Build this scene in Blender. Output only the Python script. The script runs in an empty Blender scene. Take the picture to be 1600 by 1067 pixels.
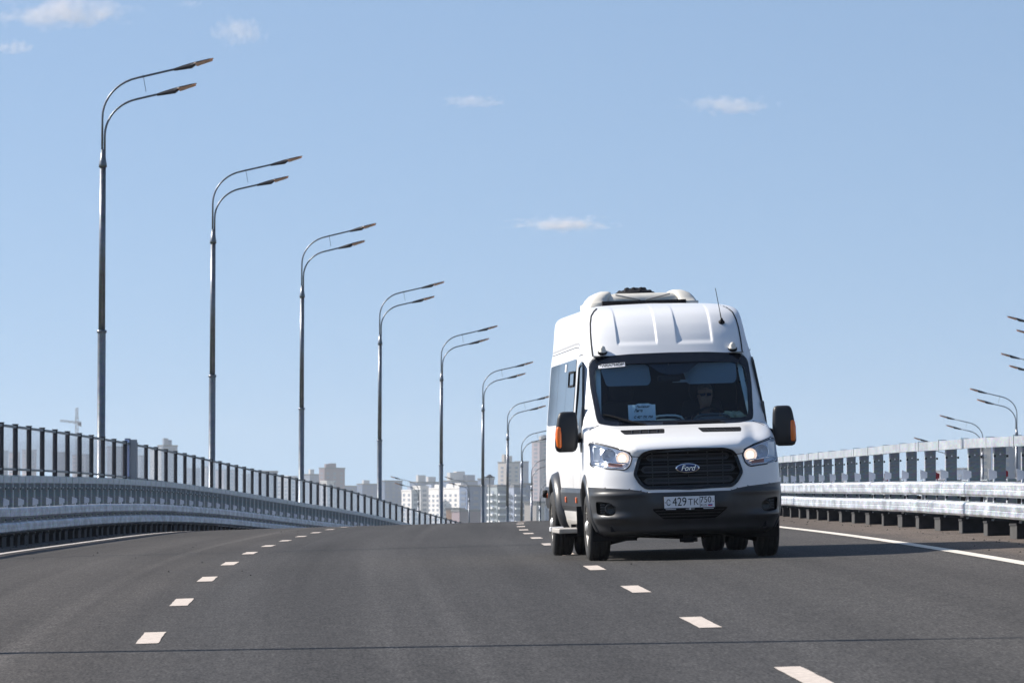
import bpy, bmesh, math, random
import numpy as np
from mathutils import Vector, Matrix
random.seed(7)
PI = math.pi
SC = bpy.context.scene
COL = SC.collection
# ------------------------------------------------------------------ camera, sky, sun, exposure
cd = bpy.data.cameras.new('camera'); cam = bpy.data.objects.new('camera', cd); COL.objects.link(cam)
cam.location = (0, 0, 0)
cam.rotation_euler = (math.radians(90) + math.atan(303.5/8746.4), 0, 0)
cd.sensor_width = 36; cd.lens = 36*8746.4/1600; cd.clip_start = .5; cd.clip_end = 60000
cd.dof.use_dof = True; cd.dof.focus_distance = 58; cd.dof.aperture_fstop = 16
SC.camera = cam
SUN_EL = 36.0
HAZE = .00008
SKM, SKA = 1.7, .205
LD = Vector((1, -.36, -math.tan(math.radians(SUN_EL))*math.hypot(1, .36))).normalized()   # way the light travels
world = bpy.data.worlds.new('World'); SC.world = world; world.use_nodes = True
wn = world.node_tree.nodes; wl = world.node_tree.links
bg = wn['Background']; sky = wn.new('ShaderNodeTexSky'); sky.sky_type = 'NISHITA'; sky.sun_disc = False
sky.sun_elevation = math.radians(SUN_EL); sky.sun_rotation = math.atan2(-LD.x, -LD.y)
sky.air_density = 1.12; sky.dust_density = .55; sky.ozone_density = 1.8; sky.altitude = 0
# the sky in view is clear blue right down to the roofs: lift the look-up a little above the murky rim of the model
tcw = wn.new('ShaderNodeTexCoord'); mpw = wn.new('ShaderNodeVectorMath'); mpw.operation = 'MULTIPLY_ADD'; mpw.inputs[1].default_value = (1, 1, SKM); mpw.inputs[2].default_value = (0, 0, SKA)
wl.new(tcw.outputs['Generated'], mpw.inputs[0]); nrw = wn.new('ShaderNodeVectorMath'); nrw.operation = 'NORMALIZE'; wl.new(mpw.outputs[0], nrw.inputs[0]); wl.new(nrw.outputs[0], sky.inputs[0])
wl.new(sky.outputs[0], bg.inputs[0]); bg.inputs[1].default_value = .100
sl = bpy.data.lights.new('sun', 'SUN'); sl.energy = 5.0; sl.angle = math.radians(.53); sl.color = (1, .94, .86)
so = bpy.data.objects.new('sun', sl); COL.objects.link(so); so.rotation_euler = LD.to_track_quat('-Z', 'Y').to_euler()
so.location = (-60, 40, 60)
vs = SC.view_settings; vs.view_transform = 'Standard'; vs.look = 'None'; vs.gamma = 1; vs.use_curve_mapping = False; vs.exposure = .62
SC.cycles.max_bounces = 8; SC.cycles.transparent_max_bounces = 16; SC.cycles.volume_bounces = 2
try: SC.cycles.volume_step_rate = 1
except Exception: pass

# ------------------------------------------------------------------ helpers
def srgb(r, g, b):
    f = lambda c: (c/255/12.92) if c/255 <= .04045 else ((c/255+.055)/1.055)**2.4
    return (f(r), f(g), f(b), 1)
MATS = {}
def mat(name, color, rough=.5, metal=0, noise=None, coat=0, emit=None, bump=None, trans=0, ior=1.45, spec=None):
    """noise=(scale, amount, detail) value variation; bump=(scale, strength)"""
    m = bpy.data.materials.new(name); m.use_nodes = True; MATS[name] = m
    nt = m.node_tree; b = nt.nodes['Principled BSDF']
    c = color if len(color) == 4 else (*color, 1)
    b.inputs['Base Color'].default_value = c; b.inputs['Roughness'].default_value = rough
    b.inputs['Metallic'].default_value = metal; b.inputs['IOR'].default_value = ior
    if coat: b.inputs['Coat Weight'].default_value = coat; b.inputs['Coat Roughness'].default_value = .04
    if trans: b.inputs['Transmission Weight'].default_value = trans
    if spec is not None: b.inputs['Specular IOR Level'].default_value = spec
    if emit: b.inputs['Emission Color'].default_value = (*emit[0], 1); b.inputs['Emission Strength'].default_value = emit[1]
    if noise or bump:
        tc = nt.nodes.new('ShaderNodeTexCoord')
    if noise:
        n = nt.nodes.new('ShaderNodeTexNoise'); n.inputs['Scale'].default_value = noise[0]; n.inputs['Detail'].default_value = noise[2] if len(noise) > 2 else 6
        nt.links.new(tc.outputs['Object'], n.inputs['Vector'])
        mr = nt.nodes.new('ShaderNodeMapRange'); mr.inputs[1].default_value = .3; mr.inputs[2].default_value = .7
        mr.inputs[3].default_value = 1-noise[1]; mr.inputs[4].default_value = 1+noise[1]
        nt.links.new(n.outputs[0], mr.inputs[0])
        hs = nt.nodes.new('ShaderNodeVectorMath'); hs.operation = 'SCALE'; hs.inputs[0].default_value = c[:3]
        nt.links.new(mr.outputs[0], hs.inputs['Scale']); nt.links.new(hs.outputs[0], b.inputs['Base Color'])
    if bump:
        n2 = nt.nodes.new('ShaderNodeTexNoise'); n2.inputs['Scale'].default_value = bump[0]; n2.inputs['Detail'].default_value = 4
        nt.links.new(tc.outputs['Object'], n2.inputs['Vector'])
        bn = nt.nodes.new('ShaderNodeBump'); bn.inputs['Strength'].default_value = bump[1]; bn.inputs['Distance'].default_value = .01
        nt.links.new(n2.outputs[0], bn.inputs['Height']); nt.links.new(bn.outputs[0], b.inputs['Normal'])
    return m

def mesh(name, V, F, m=None, parent=None, smooth=False, mats=None, midx=None):
    me = bpy.data.meshes.new(name); me.from_pydata([tuple(map(float, v)) for v in V], [], [tuple(f) for f in F]); me.update()
    if mats:
        for q in mats: me.materials.append(q)
        if midx: me.polygons.foreach_set('material_index', midx)
    elif m: me.materials.append(m)
    bm = bmesh.new(); bm.from_mesh(me); bmesh.ops.recalc_face_normals(bm, faces=bm.faces); bm.to_mesh(me); bm.free()
    if smooth: me.polygons.foreach_set('use_smooth', [True]*len(me.polygons))
    o = bpy.data.objects.new(name, me); COL.objects.link(o)
    if parent: o.parent = parent
    return o
def tag(o, label=None, cat=None, group=None, kind=None):
    if label: o['label'] = label
    if cat: o['category'] = cat
    if group: o['group'] = group
    if kind: o['kind'] = kind
    return o
def empty(name, loc=(0, 0, 0), rz=0, M=None):
    o = bpy.data.objects.new(name, None); COL.objects.link(o); o.empty_display_size = .3
    if M is not None: o.matrix_world = M
    else: o.location = loc; o.rotation_euler = (0, 0, rz)
    return o
def copy_of(o, parent, M=None):
    c = o.copy(); COL.objects.link(c); c.parent = parent
    if M is not None: c.matrix_local = M
    return c
def copy_tree(o, parent=None):
    c = o.copy(); COL.objects.link(c); c.parent = parent
    for ch in list(o.children): copy_tree(ch, c)
    return c
class MB:
    def __init__(s): s.V = []; s.F = []
    def add(s, V, F):
        n = len(s.V); s.V += [tuple(v) for v in V]; s.F += [tuple(i+n for i in f) for f in F]; return s
    def box(s, x0, x1, y0, y1, z0, z1, M=None):
        V = [(x, y, z) for z in (z0, z1) for y in (y0, y1) for x in (x0, x1)]
        if M is not None: V = [tuple(M @ Vector(v)) for v in V]
        return s.add(V, [(0, 2, 3, 1), (4, 5, 7, 6), (0, 1, 5, 4), (2, 6, 7, 3), (0, 4, 6, 2), (1, 3, 7, 5)])
    def tube(s, P, R, n=8, cap=True):
        P = [Vector(p) for p in P]
        if not hasattr(R, '__len__'): R = [R]*len(P)
        V = []; F = []
        up = None
        for i, p in enumerate(P):
            t = (P[min(i+1, len(P)-1)]-P[max(i-1, 0)]).normalized()
            if up is None:
                up = Vector((0, 1, 0)) if abs(t.y) < .9 else Vector((0, 0, 1))
            a = t.cross(up).normalized(); b = a.cross(t).normalized(); up = b
            for k in range(n):
                w = 2*PI*k/n; V.append(p+(a*math.cos(w)+b*math.sin(w))*R[i])
        for i in range(len(P)-1):
            for k in range(n):
                F.append((i*n+k, i*n+(k+1) % n, (i+1)*n+(k+1) % n, (i+1)*n+k))
        if cap: F.append(tuple(range(n))[::-1]); F.append(tuple((len(P)-1)*n+k for k in range(n)))
        return s.add(V, F)
    def lathe(s, prof, n=32, axis='x', c=(0, 0, 0), a0=0, a1=2*PI):
        # prof list of (axial, radius)
        V = []; F = []; full = abs(a1-a0-2*PI) < 1e-6; m = n if full else n+1
        for (t, r) in prof:
            for k in range(m):
                w = a0+(a1-a0)*k/n; ca, sa = math.cos(w)*r, math.sin(w)*r
                v = {'x': (t, ca, sa), 'y': (ca, t, sa), 'z': (ca, sa, t)}[axis]
                V.append((v[0]+c[0], v[1]+c[1], v[2]+c[2]))
        for i in range(len(prof)-1):
            for k in range(n if full else n):
                k2 = (k+1) % m
                F.append((i*m+k, i*m+k2, (i+1)*m+k2, (i+1)*m+k))
        return s.add(V, F)
    def prism(s, P, f, depth):
        """polygon P (2d) mapped by f(a,b,d) for d 0 and depth"""
        n = len(P); V = [f(a, b, 0) for a, b in P]+[f(a, b, depth) for a, b in P]
        F = [tuple(range(n)), tuple(range(2*n-1, n-1, -1))]+[(i, (i+1) % n, n+(i+1) % n, n+i) for i in range(n)]
        return s.add(V, F)
    def build(s, name, m=None, parent=None, smooth=False): return mesh(name, s.V, s.F, m, parent, smooth)
def bevel(o, w=.01, seg=2):
    bm = bmesh.new(); bm.from_mesh(o.data)
    bmesh.ops.bevel(bm, geom=[e for e in bm.edges if len(e.link_faces) == 2 and e.calc_face_angle(0) > .5], offset=w, segments=seg, affect='EDGES', profile=.6)
    bm.to_mesh(o.data); bm.free(); return o
def smooth_all(o): o.data.polygons.foreach_set('use_smooth', [True]*len(o.data.polygons)); return o
def text_obj(txt, size, name, m, parent, loc, width=None, shear=0, ext=.002, rz=0, spacing=1, align='CENTER', tilt=0, fat=0):
    c = bpy.data.curves.new(name, 'FONT'); c.body = txt; c.size = size; c.extrude = ext; c.shear = shear; c.align_x = align; c.align_y = 'CENTER'
    c.space_character = spacing; c.offset = fat
    t = bpy.data.objects.new(name, c); COL.objects.link(t); bpy.context.view_layer.update()
    dg = bpy.context.evaluated_depsgraph_get(); me = bpy.data.meshes.new_from_object(t.evaluated_get(dg))
    bpy.data.objects.remove(t); me.materials.clear(); me.materials.append(m)
    o = bpy.data.objects.new(name, me); COL.objects.link(o); o.parent = parent
    sx = 1
    if width:
        xs = [v.co.x for v in me.vertices]
        if xs: sx = width/(max(xs)-min(xs))
    o.matrix_local = Matrix.Translation(loc) @ Matrix.Rotation(rz, 4, 'Z') @ Matrix.Rotation(PI/2-tilt, 4, 'X') @ Matrix.Diagonal((sx, 1, 1, 1))
    return o

# ------------------------------------------------------------------ the line of the bridge (natural splines over distance)
KN = np.array([20, 45, 70, 95, 120, 150, 180, 215, 250, 290, 335, 400.])
XK = np.array([-1.779, -2.691, -3.288, -3.559, -3.538, -3.025, -2.114, -.513, 1.693, 4.297, 6.525, 8.372])
ZK = np.array([-1.088, -.575, -.222, -.006, .192, .219, .027, -.319, -1.017, -1.781, -2.885, -5.228])
def _nat():
    n = len(KN); A = np.zeros((n, n)); B = np.zeros((n, n)); h = np.diff(KN); A[0, 0] = A[-1, -1] = 1
    for i in range(1, n-1):
        A[i, i-1] = h[i-1]; A[i, i] = 2*(h[i-1]+h[i]); A[i, i+1] = h[i]
        B[i, i-1] = 6/h[i-1]; B[i, i] = -6/h[i-1]-6/h[i]; B[i, i+1] = 6/h[i]
    return np.linalg.solve(A, B)
M2 = _nat()
def _ev(v, Y):
    Y = float(Y); n = len(KN)
    if Y < KN[0]: return _ev(v, KN[0])+(Y-KN[0])*(_ev(v, KN[0]+.5)-_ev(v, KN[0]))/.5
    if Y > KN[-1]: return _ev(v, KN[-1])+(Y-KN[-1])*(_ev(v, KN[-1])-_ev(v, KN[-1]-.5))/.5
    m = M2 @ v; i = int(np.clip(np.searchsorted(KN, Y)-1, 0, n-2)); h = KN[i+1]-KN[i]; a = (KN[i+1]-Y)/h; b = (Y-KN[i])/h
    return a*v[i]+b*v[i+1]+((a**3-a)*m[i]+(b**3-b)*m[i+1])*h*h/6
def kk(Y):
    t = min(max((Y-140)/130, 0), 1); t = t*t*(3-2*t); return .0299+(.0046-.0299)*t
_tab = {}
def base(Y):
    k = round(Y, 3)
    if k not in _tab: _tab[k] = (_ev(XK, k), _ev(ZK, k))
    return _tab[k]
def W(Y, u, h=0):
    x, z = base(Y); uu = min(u, 10.0)
    return (x+u, Y, z+kk(Y)*uu+h)
def head(Y): return -math.atan((base(Y+1)[0]-base(Y-1)[0])/2)
def frame(Y, u, h=0): return Matrix.Translation(W(Y, u, h)) @ Matrix.Rotation(head(Y), 4, 'Z')
def ribbon(name, Ys, us, h, m, parent=None, uv=True, smooth=True):
    V = []; F = []; n = len(us)
    for Y in Ys:
        for u in us: V.append(W(Y, u, h))
    for i in range(len(Ys)-1):
        for j in range(n-1): F.append((i*n+j, i*n+j+1, (i+1)*n+j+1, (i+1)*n+j))
    o = mesh(name, V, F, m, parent, smooth)
    if uv:
        me = o.data; l = me.uv_layers.new(name='uv'); co = {}
        for i, Y in enumerate(Ys):
            for j, u in enumerate(us): co[i*n+j] = (u, Y)
        for lp in me.loops: l.data[lp.index].uv = co[lp.vertex_index]
    return o
def sweep(name, prof, Ys, u0, h0, m, parent=None, closed=True, smooth=False):
    V = []; F = []; n = len(prof)
    for Y in Ys:
        for (a, b) in prof: V.append(W(Y, u0+a, h0+b))
    for i in range(len(Ys)-1):
        for j in range(n if closed else n-1): F.append((i*n+j, i*n+(j+1) % n, (i+1)*n+(j+1) % n, (i+1)*n+j))
    if closed: F.append(tuple(range(n))[::-1]); F.append(tuple((len(Ys)-1)*n+j for j in range(n)))
    return mesh(name, V, F, m, parent, smooth)

# ------------------------------------------------------------------ materials
def asphalt():
    m = bpy.data.materials.new('asphalt'); m.use_nodes = True; nt = m.node_tree; N = nt.nodes; Lk = nt.links; b = N['Principled BSDF']
    uv = N.new('ShaderNodeUVMap'); uv.uv_map = 'uv'; tc = N.new('ShaderNodeTexCoord')
    sep = N.new('ShaderNodeSeparateXYZ'); Lk.new(uv.outputs[0], sep.inputs[0])
    def noise(scale, det, vec, sc=None):
        n = N.new('ShaderNodeTexNoise'); n.inputs['Scale'].default_value = scale; n.inputs['Detail'].default_value = det
        if sc:
            mp = N.new('ShaderNodeMapping'); mp.inputs['Scale'].default_value = sc; Lk.new(vec, mp.inputs[0]); vec = mp.outputs[0]
        Lk.new(vec, n.inputs['Vector']); return n.outputs[0]
    def rng(v, a, b_, c, d):
        q = N.new('ShaderNodeMapRange'); q.inputs[1].default_value = a; q.inputs[2].default_value = b_; q.inputs[3].default_value = c; q.inputs[4].default_value = d
        Lk.new(v, q.inputs[0]); return q.outputs[0]
    def mul(a, b_):
        q = N.new('ShaderNodeMath'); q.operation = 'MULTIPLY'; Lk.new(a, q.inputs[0]); Lk.new(b_, q.inputs[1]); return q.outputs[0]
    fine = rng(noise(55, 3, uv.outputs[0], (1, .45, 1)), .3, .7, .62, 1.42)
    mid = rng(noise(6, 5, uv.outputs[0], (1, .35, 1)), .3, .7, .92, 1.1)
    streak = rng(noise(1.3, 5, uv.outputs[0], (1, .018, 1)), .35, .65, .86, 1.14)      # long streaks along the lanes
    patch = rng(noise(.25, 3, uv.outputs[0], (1, .3, 1)), .35, .65, .93, 1.08)
    grain = mul(rng(noise(60, 2, uv.outputs[0], (1, .13, 1)), .3, .7, .58, 1.45), rng(noise(26, 2, uv.outputs[0], (1, .10, 1)), .3, .7, .82, 1.19))
    grain2 = rng(noise(13, 3, uv.outputs[0], (1, .09, 1)), .3, .7, .93, 1.07)
    rut = rng(noise(5, 2, uv.outputs[0], (1, .006, 1)), .35, .65, .95, 1.05)
    def band(c, w, g):      # long narrow paving marks down the lane at a fixed distance from the line
        a = N.new('ShaderNodeMath'); a.operation = 'SUBTRACT'; Lk.new(sep.outputs[0], a.inputs[0]); a.inputs[1].default_value = c
        b_ = N.new('ShaderNodeMath'); b_.operation = 'ABSOLUTE'; Lk.new(a.outputs[0], b_.inputs[0]); return rng(b_.outputs[0], w*.3, w, g, 1)
    val = mul(mul(fine, mid), mul(streak, patch)); val = mul(mul(val, mul(grain, grain2)), rut)
    for c_, w_, g_ in ((-.85, .12, 1.24), (2.08, .12, 1.15), (1.05, .5, .92), (2.75, .45, .90), (1.55, .14, 1.13), (.55, .05, 1.1), (4.75, .45, .93), (6.4, .45, .93), (5.5, .15, 1.07), (-2.6, .6, .93), (-1.6, .2, 1.06)): val = mul(val, band(c_, w_, g_))
    # colour across: new dark lane in the middle, dustier edge lanes and brown shoulder
    ramp = N.new('ShaderNodeValToRGB'); e = ramp.color_ramp.elements
    wob = N.new('ShaderNodeMath'); wob.operation = 'ADD'; Lk.new(sep.outputs[0], wob.inputs[0])
    Lk.new(rng(noise(.8, 4, uv.outputs[0], (1, .2, 1)), 0, 1, -.35, .35), wob.inputs[1])
    Lk.new(rng(wob.outputs[0], -6, 10, 0, 1), ramp.inputs[0])
    stops = [(0, (.055, .050, .047)), (.13, (.059, .054, .050)), (.34, (.062, .057, .053)), (.40, (.054, .052, .051)), (.60, (.055, .053, .052)), (.70, (.059, .056, .053)), (.845, (.062, .057, .053)), (.875, (.098, .080, .067)), (1, (.115, .092, .076))]
    e[0].position = stops[0][0]; e[0].color = (*stops[0][1], 1); e[1].position = 1; e[1].color = (*stops[-1][1], 1)
    for p_, c_ in stops[1:-1]:
        q = e.new(p_); q.color = (*c_, 1)
    vm = N.new('ShaderNodeVectorMath'); vm.operation = 'SCALE'; Lk.new(ramp.outputs[0], vm.inputs[0]); Lk.new(val, vm.inputs['Scale'])
    # pale chips of stone
    vor = N.new('ShaderNodeTexVoronoi'); vor.inputs['Scale'].default_value = 3.2; Lk.new(uv.outputs[0], vor.inputs['Vector'])
    chip = rng(vor.outputs['Distance'], .03, .05, 1, 0)
    mx = N.new('ShaderNodeMix'); mx.data_type = 'RGBA'; Lk.new(mul(chip, rng(noise(.9, 2, uv.outputs[0]), .55, .62, 0, .6)), mx.inputs[0]); Lk.new(vm.outputs[0], mx.inputs[6]); mx.inputs[7].default_value = (.4, .38, .35, 1)
    Lk.new(mx.outputs[2], b.inputs['Base Color']); b.inputs['Roughness'].default_value = .82; b.inputs['Specular IOR Level'].default_value = .12
    bn = N.new('ShaderNodeBump'); bn.inputs['Strength'].default_value = .5; bn.inputs['Distance'].default_value = .006
    Lk.new(noise(70, 2, uv.outputs[0]), bn.inputs['Height']); Lk.new(bn.outputs[0], b.inputs['Normal'])
    return m
def galv(name, c, metal=.55, rough=.42, blot=.35, streaky=True):
    m = bpy.data.materials.new(name); m.use_nodes = True; nt = m.node_tree; N = nt.nodes; Lk = nt.links; b = N['Principled BSDF']
    tc = N.new('ShaderNodeTexCoord'); mp = N.new('ShaderNodeMapping'); mp.inputs['Scale'].default_value = (1, .55, 2.0); Lk.new(tc.outputs['Object'], mp.inputs[0])
    n = N.new('ShaderNodeTexNoise'); n.inputs['Scale'].default_value = 2.3; n.inputs['Detail'].default_value = 8; n.inputs['Roughness'].default_value = .65; Lk.new(mp.outputs[0], n.inputs[0])
    r = N.new('ShaderNodeValToRGB'); Lk.new(n.outputs[0], r.inputs[0]); e = r.color_ramp.elements
    e[0].position = .36; e[0].color = (*[q*(1-blot) for q in c], 1); e[1].position = .64; e[1].color = (*[min(q*(1+blot), .95) for q in c], 1)
    v = N.new('ShaderNodeTexVoronoi'); v.inputs['Scale'].default_value = 28; Lk.new(mp.outputs[0], v.inputs['Vector'])
    mx = N.new('ShaderNodeMix'); mx.data_type = 'RGBA'; mx.blend_type = 'MULTIPLY'; mx.inputs[0].default_value = .25; Lk.new(r.outputs[0], mx.inputs[6]); Lk.new(v.outputs['Color'], mx.inputs[7])
    Lk.new(mx.outputs[2], b.inputs['Base Color']); b.inputs['Metallic'].default_value = metal
    rr = N.new('ShaderNodeMapRange'); rr.inputs[3].default_value = rough-.12; rr.inputs[4].default_value = rough+.18; Lk.new(n.outputs[0], rr.inputs[0]); Lk.new(rr.outputs[0], b.inputs['Roughness'])
    MATS[name] = m; return m
ASPH = asphalt()
mPAINT = mat('road_paint', (.58, .50, .43), .7, noise=(22, .2, 8))
mEDGE = mat('edge_paint', (.70, .64, .55), .7, noise=(6, .12, 8))
mCONC = mat('concrete', (.30, .28, .26), .85, noise=(3, .2, 8))
mLITSIDE = mat('lit_side_plate', (.055, .054, .053), .9, noise=(9, .2))
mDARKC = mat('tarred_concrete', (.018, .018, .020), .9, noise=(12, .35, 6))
mRAIL = galv('galvanised_rail', (.62, .65, .69), .85, .5, .30)
mTOPR = galv('galvanised_top_rail', (.58, .61, .63), .8, .48, .12)
mPOST = galv('galvanised_post', (.32, .35, .36), .45, .55, .12)
mSTRAP = galv('galvanised_strap', (.55, .57, .58), .4, .45, .1)
mBOLT = mat('bolt_steel', (.06, .06, .06), .5, .6)
mREFW = mat('reflector_white', (.92, .92, .94), .45)
mREFR = mat('reflector_red', (.42, .02, .03), .4)
mSCR = mat('screen_post_paint', (.022, .024, .034), .45, .1)
mSCRR = galv('screen_rail_metal', (.20, .22, .23), .4, .5, .1)
mPANEL = mat('screen_panel_grey', (.30, .31, .32), .6, .1, noise=(2, .1))
mPOLE = galv('lamp_pole_metal', (.20, .215, .24), .7, .34, .12)
mLHEAD = mat('lamp_head_grey', (.028, .028, .036), .45, .2)
mLLENS = mat('lamp_lens_amber', (.97, .66, .45), .25, noise=(6, .06))
_n = mLLENS.node_tree; _t = _n.nodes.new('ShaderNodeBsdfTranslucent'); _t.inputs[0].default_value = (1, .62, .36, 1); _m = _n.nodes.new('ShaderNodeMixShader'); _m.inputs[0].default_value = .55
_n.links.new(_n.nodes['Principled BSDF'].outputs[0], _m.inputs[1]); _n.links.new(_t.outputs[0], _m.inputs[2]); _n.links.new(_m.outputs[0], _n.nodes['Material Output'].inputs[0])
mJOINT = mat('joint_seal', (.02, .02, .024), .8)
mRUBBLE = mat('pebble_dark', (.03, .028, .026), .9)
mGROUND = mat('ground_soil', (.09, .10, .06), .95, noise=(.004, .4, 8))
mGREYB = mat('cabinet_blue', (.45, .55, .85), .5)
mCABI = mat('cabinet_grey', (.34, .36, .38), .6)

# ------------------------------------------------------------------ setting
gnd = mesh('ground', [(-16000, -2500, -24), (16000, -2500, -24), (16000, 22000, -24), (-16000, 22000, -24)], [(0, 1, 2, 3)], mGROUND); tag(gnd, kind='structure')
Ys = [-24+2*i for i in range(0, 20)]+[16+1.5*i for i in range(0, 190)]+[303+6*i for i in range(0, 40)]
road = ribbon('road', Ys, [-4.95, -4.4, -3.6, -2, 0, 1.9, 3.75, 5.6, 7.5, 8.1, 8.7, 9.6], 0, ASPH); tag(road, kind='structure')
Yc = [-24+8*i for i in range(0, 63)]
dk = sweep('bridge_deck', [(-8.0, -.02), (9.62, -.02), (9.62, -.7), (5.5, -1.1), (5.0, -2.6), (-4.6, -2.6), (-5.1, -1.1), (-8.0, -.7)], Yc, 0, 0, mCONC); tag(dk, kind='structure')
for v in dk.data.vertices: pass
pv = sweep('pavement', [(-8.0, .0), (-8.0, .13), (-5.25, .13), (-5.25, .0)], Ys[::2], 0, .0, mCONC); tag(pv, kind='structure')
od = ribbon('road', Ys[::2], [10.35, 11.5, 15, 19, 24], -.0, ASPH); tag(od, kind='structure')
od2 = sweep('bridge_deck', [(10.33, -.02), (25.0, -.02), (25.0, -1.2), (19, -2.6), (13, -2.6), (10.33, -1.2)], Yc, 0, 0, mCONC); tag(od2, kind='structure')
shade_strip = ribbon('rail_shadow_strip', Ys, [-4.95, -4.12], .003, mDARKC, road)  # dark band paints the shade lying below the left guard rail
# painted lines
def dash(Yc_, u, w=.15, L=2.0):
    rnd = random.Random(int(Yc_*10+u*7)); n = 6; V = []; F = []
    for i in range(n+1):
        Y = Yc_-L/2+L*i/n
        if i == 0: Y -= rnd.uniform(0, .05)
        if i == n: Y += rnd.uniform(0, .05)
        for s in (-1, 1): V.append(W(Y, u+s*(w/2+rnd.uniform(-.004, .004)), .004))
    for i in range(n): F.append((2*i, 2*i+1, 2*i+3, 2*i+2))
    return mesh('lane_dash', V, F, mPAINT, road)
for i in range(-5, 40): dash(38.42+8*i, 0)
for i in range(-4, 40): dash(30.27+8*i, 3.75)
ribbon('edge_line', Ys, [-3.84, -3.69], .004, mEDGE, road); ribbon('edge_line', Ys, [7.44, 7.60], .004, mEDGE, road)
ribbon('edge_line', Ys[::2], [11.2, 11.35], .004, mEDGE, od); ribbon('edge_line', Ys[::2], [22.4, 22.55], .004, mEDGE, od)
# transverse joints and long paving seams, raised hair lines of sealant
def seam(Y0, w, h=.003, u0=-4.9, u1=8.8):
    V = []; F = []; n = 40
    for i in range(n+1):
        u = u0+(u1-u0)*i/n; d = math.sin(u*1.7+Y0)*.03
        for s in (0, 1): V.append(W(Y0+d+s*w, u, h))
    for i in range(n): F.append((2*i, 2*i+1, 2*i+3, 2*i+2))
    return mesh('joint_seal', V, F, mJOINT, road)
seam(70.3, .05); seam(88, .05); seam(24, .04)
# small stones and clods lying about
mb = MB(); rn = random.Random(3)
def stone(Y, u, s):
    x, y, z = W(Y, u, 0); V = []
    for k in range(5): w = k*2*PI/5+rn.random(); V.append((x+math.cos(w)*s*rn.uniform(.7, 1.2), y+math.sin(w)*s*rn.uniform(.7, 1.2), z))
    V.append((x, y, z+s*rn.uniform(.6, 1.1))); mb.add(V, [(i, (i+1) % 5, 5) for i in range(5)])
for i in range(26): stone(rn.uniform(50, 130), rn.uniform(-3.6, .5), rn.uniform(.009, .018))
for i in range(14): stone(rn.uniform(50, 120), rn.uniform(.5, 7.3), rn.uniform(.007, .013))
for i in range(150): stone(rn.uniform(40, 150), rn.triangular(7.8, 8.85, 8.8), rn.uniform(.006, .019))
for i in range(200): stone(rn.uniform(60, 170), rn.uniform(-4.6, -3.9), rn.uniform(.01, .03))
o = mb.build('loose_gravel', mRUBBLE); tag(o, 'small dark stones and clods scattered over the asphalt', 'gravel', kind='stuff')
# bridge piers under the deck
def piers(u0, u1, lbl):
    for k, Y in enumerate((50, 110, 170, 230)):
        x, y, z = W(Y, (u0+u1)/2, 0); mb = MB()
        for s in (-1, 1): mb.tube([(x+s*3.2, Y, -24.5), (x+s*3.2, Y, z-2.9)], .9, 14)
        mb.box(x-5.2, x+5.2, Y-1, Y+1, z-3.7, z-2.5); p = mb.build('bridge_pier', mCONC)
        tag(p, lbl+', '+('nearest', 'second', 'third', 'farthest')[k]+' of its row', 'pier', 'piers carrying the bridge')
piers(-8, 9.6, 'concrete pier standing under the near carriageway'); piers(10.3, 25, 'concrete pier standing under the far carriageway')

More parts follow.
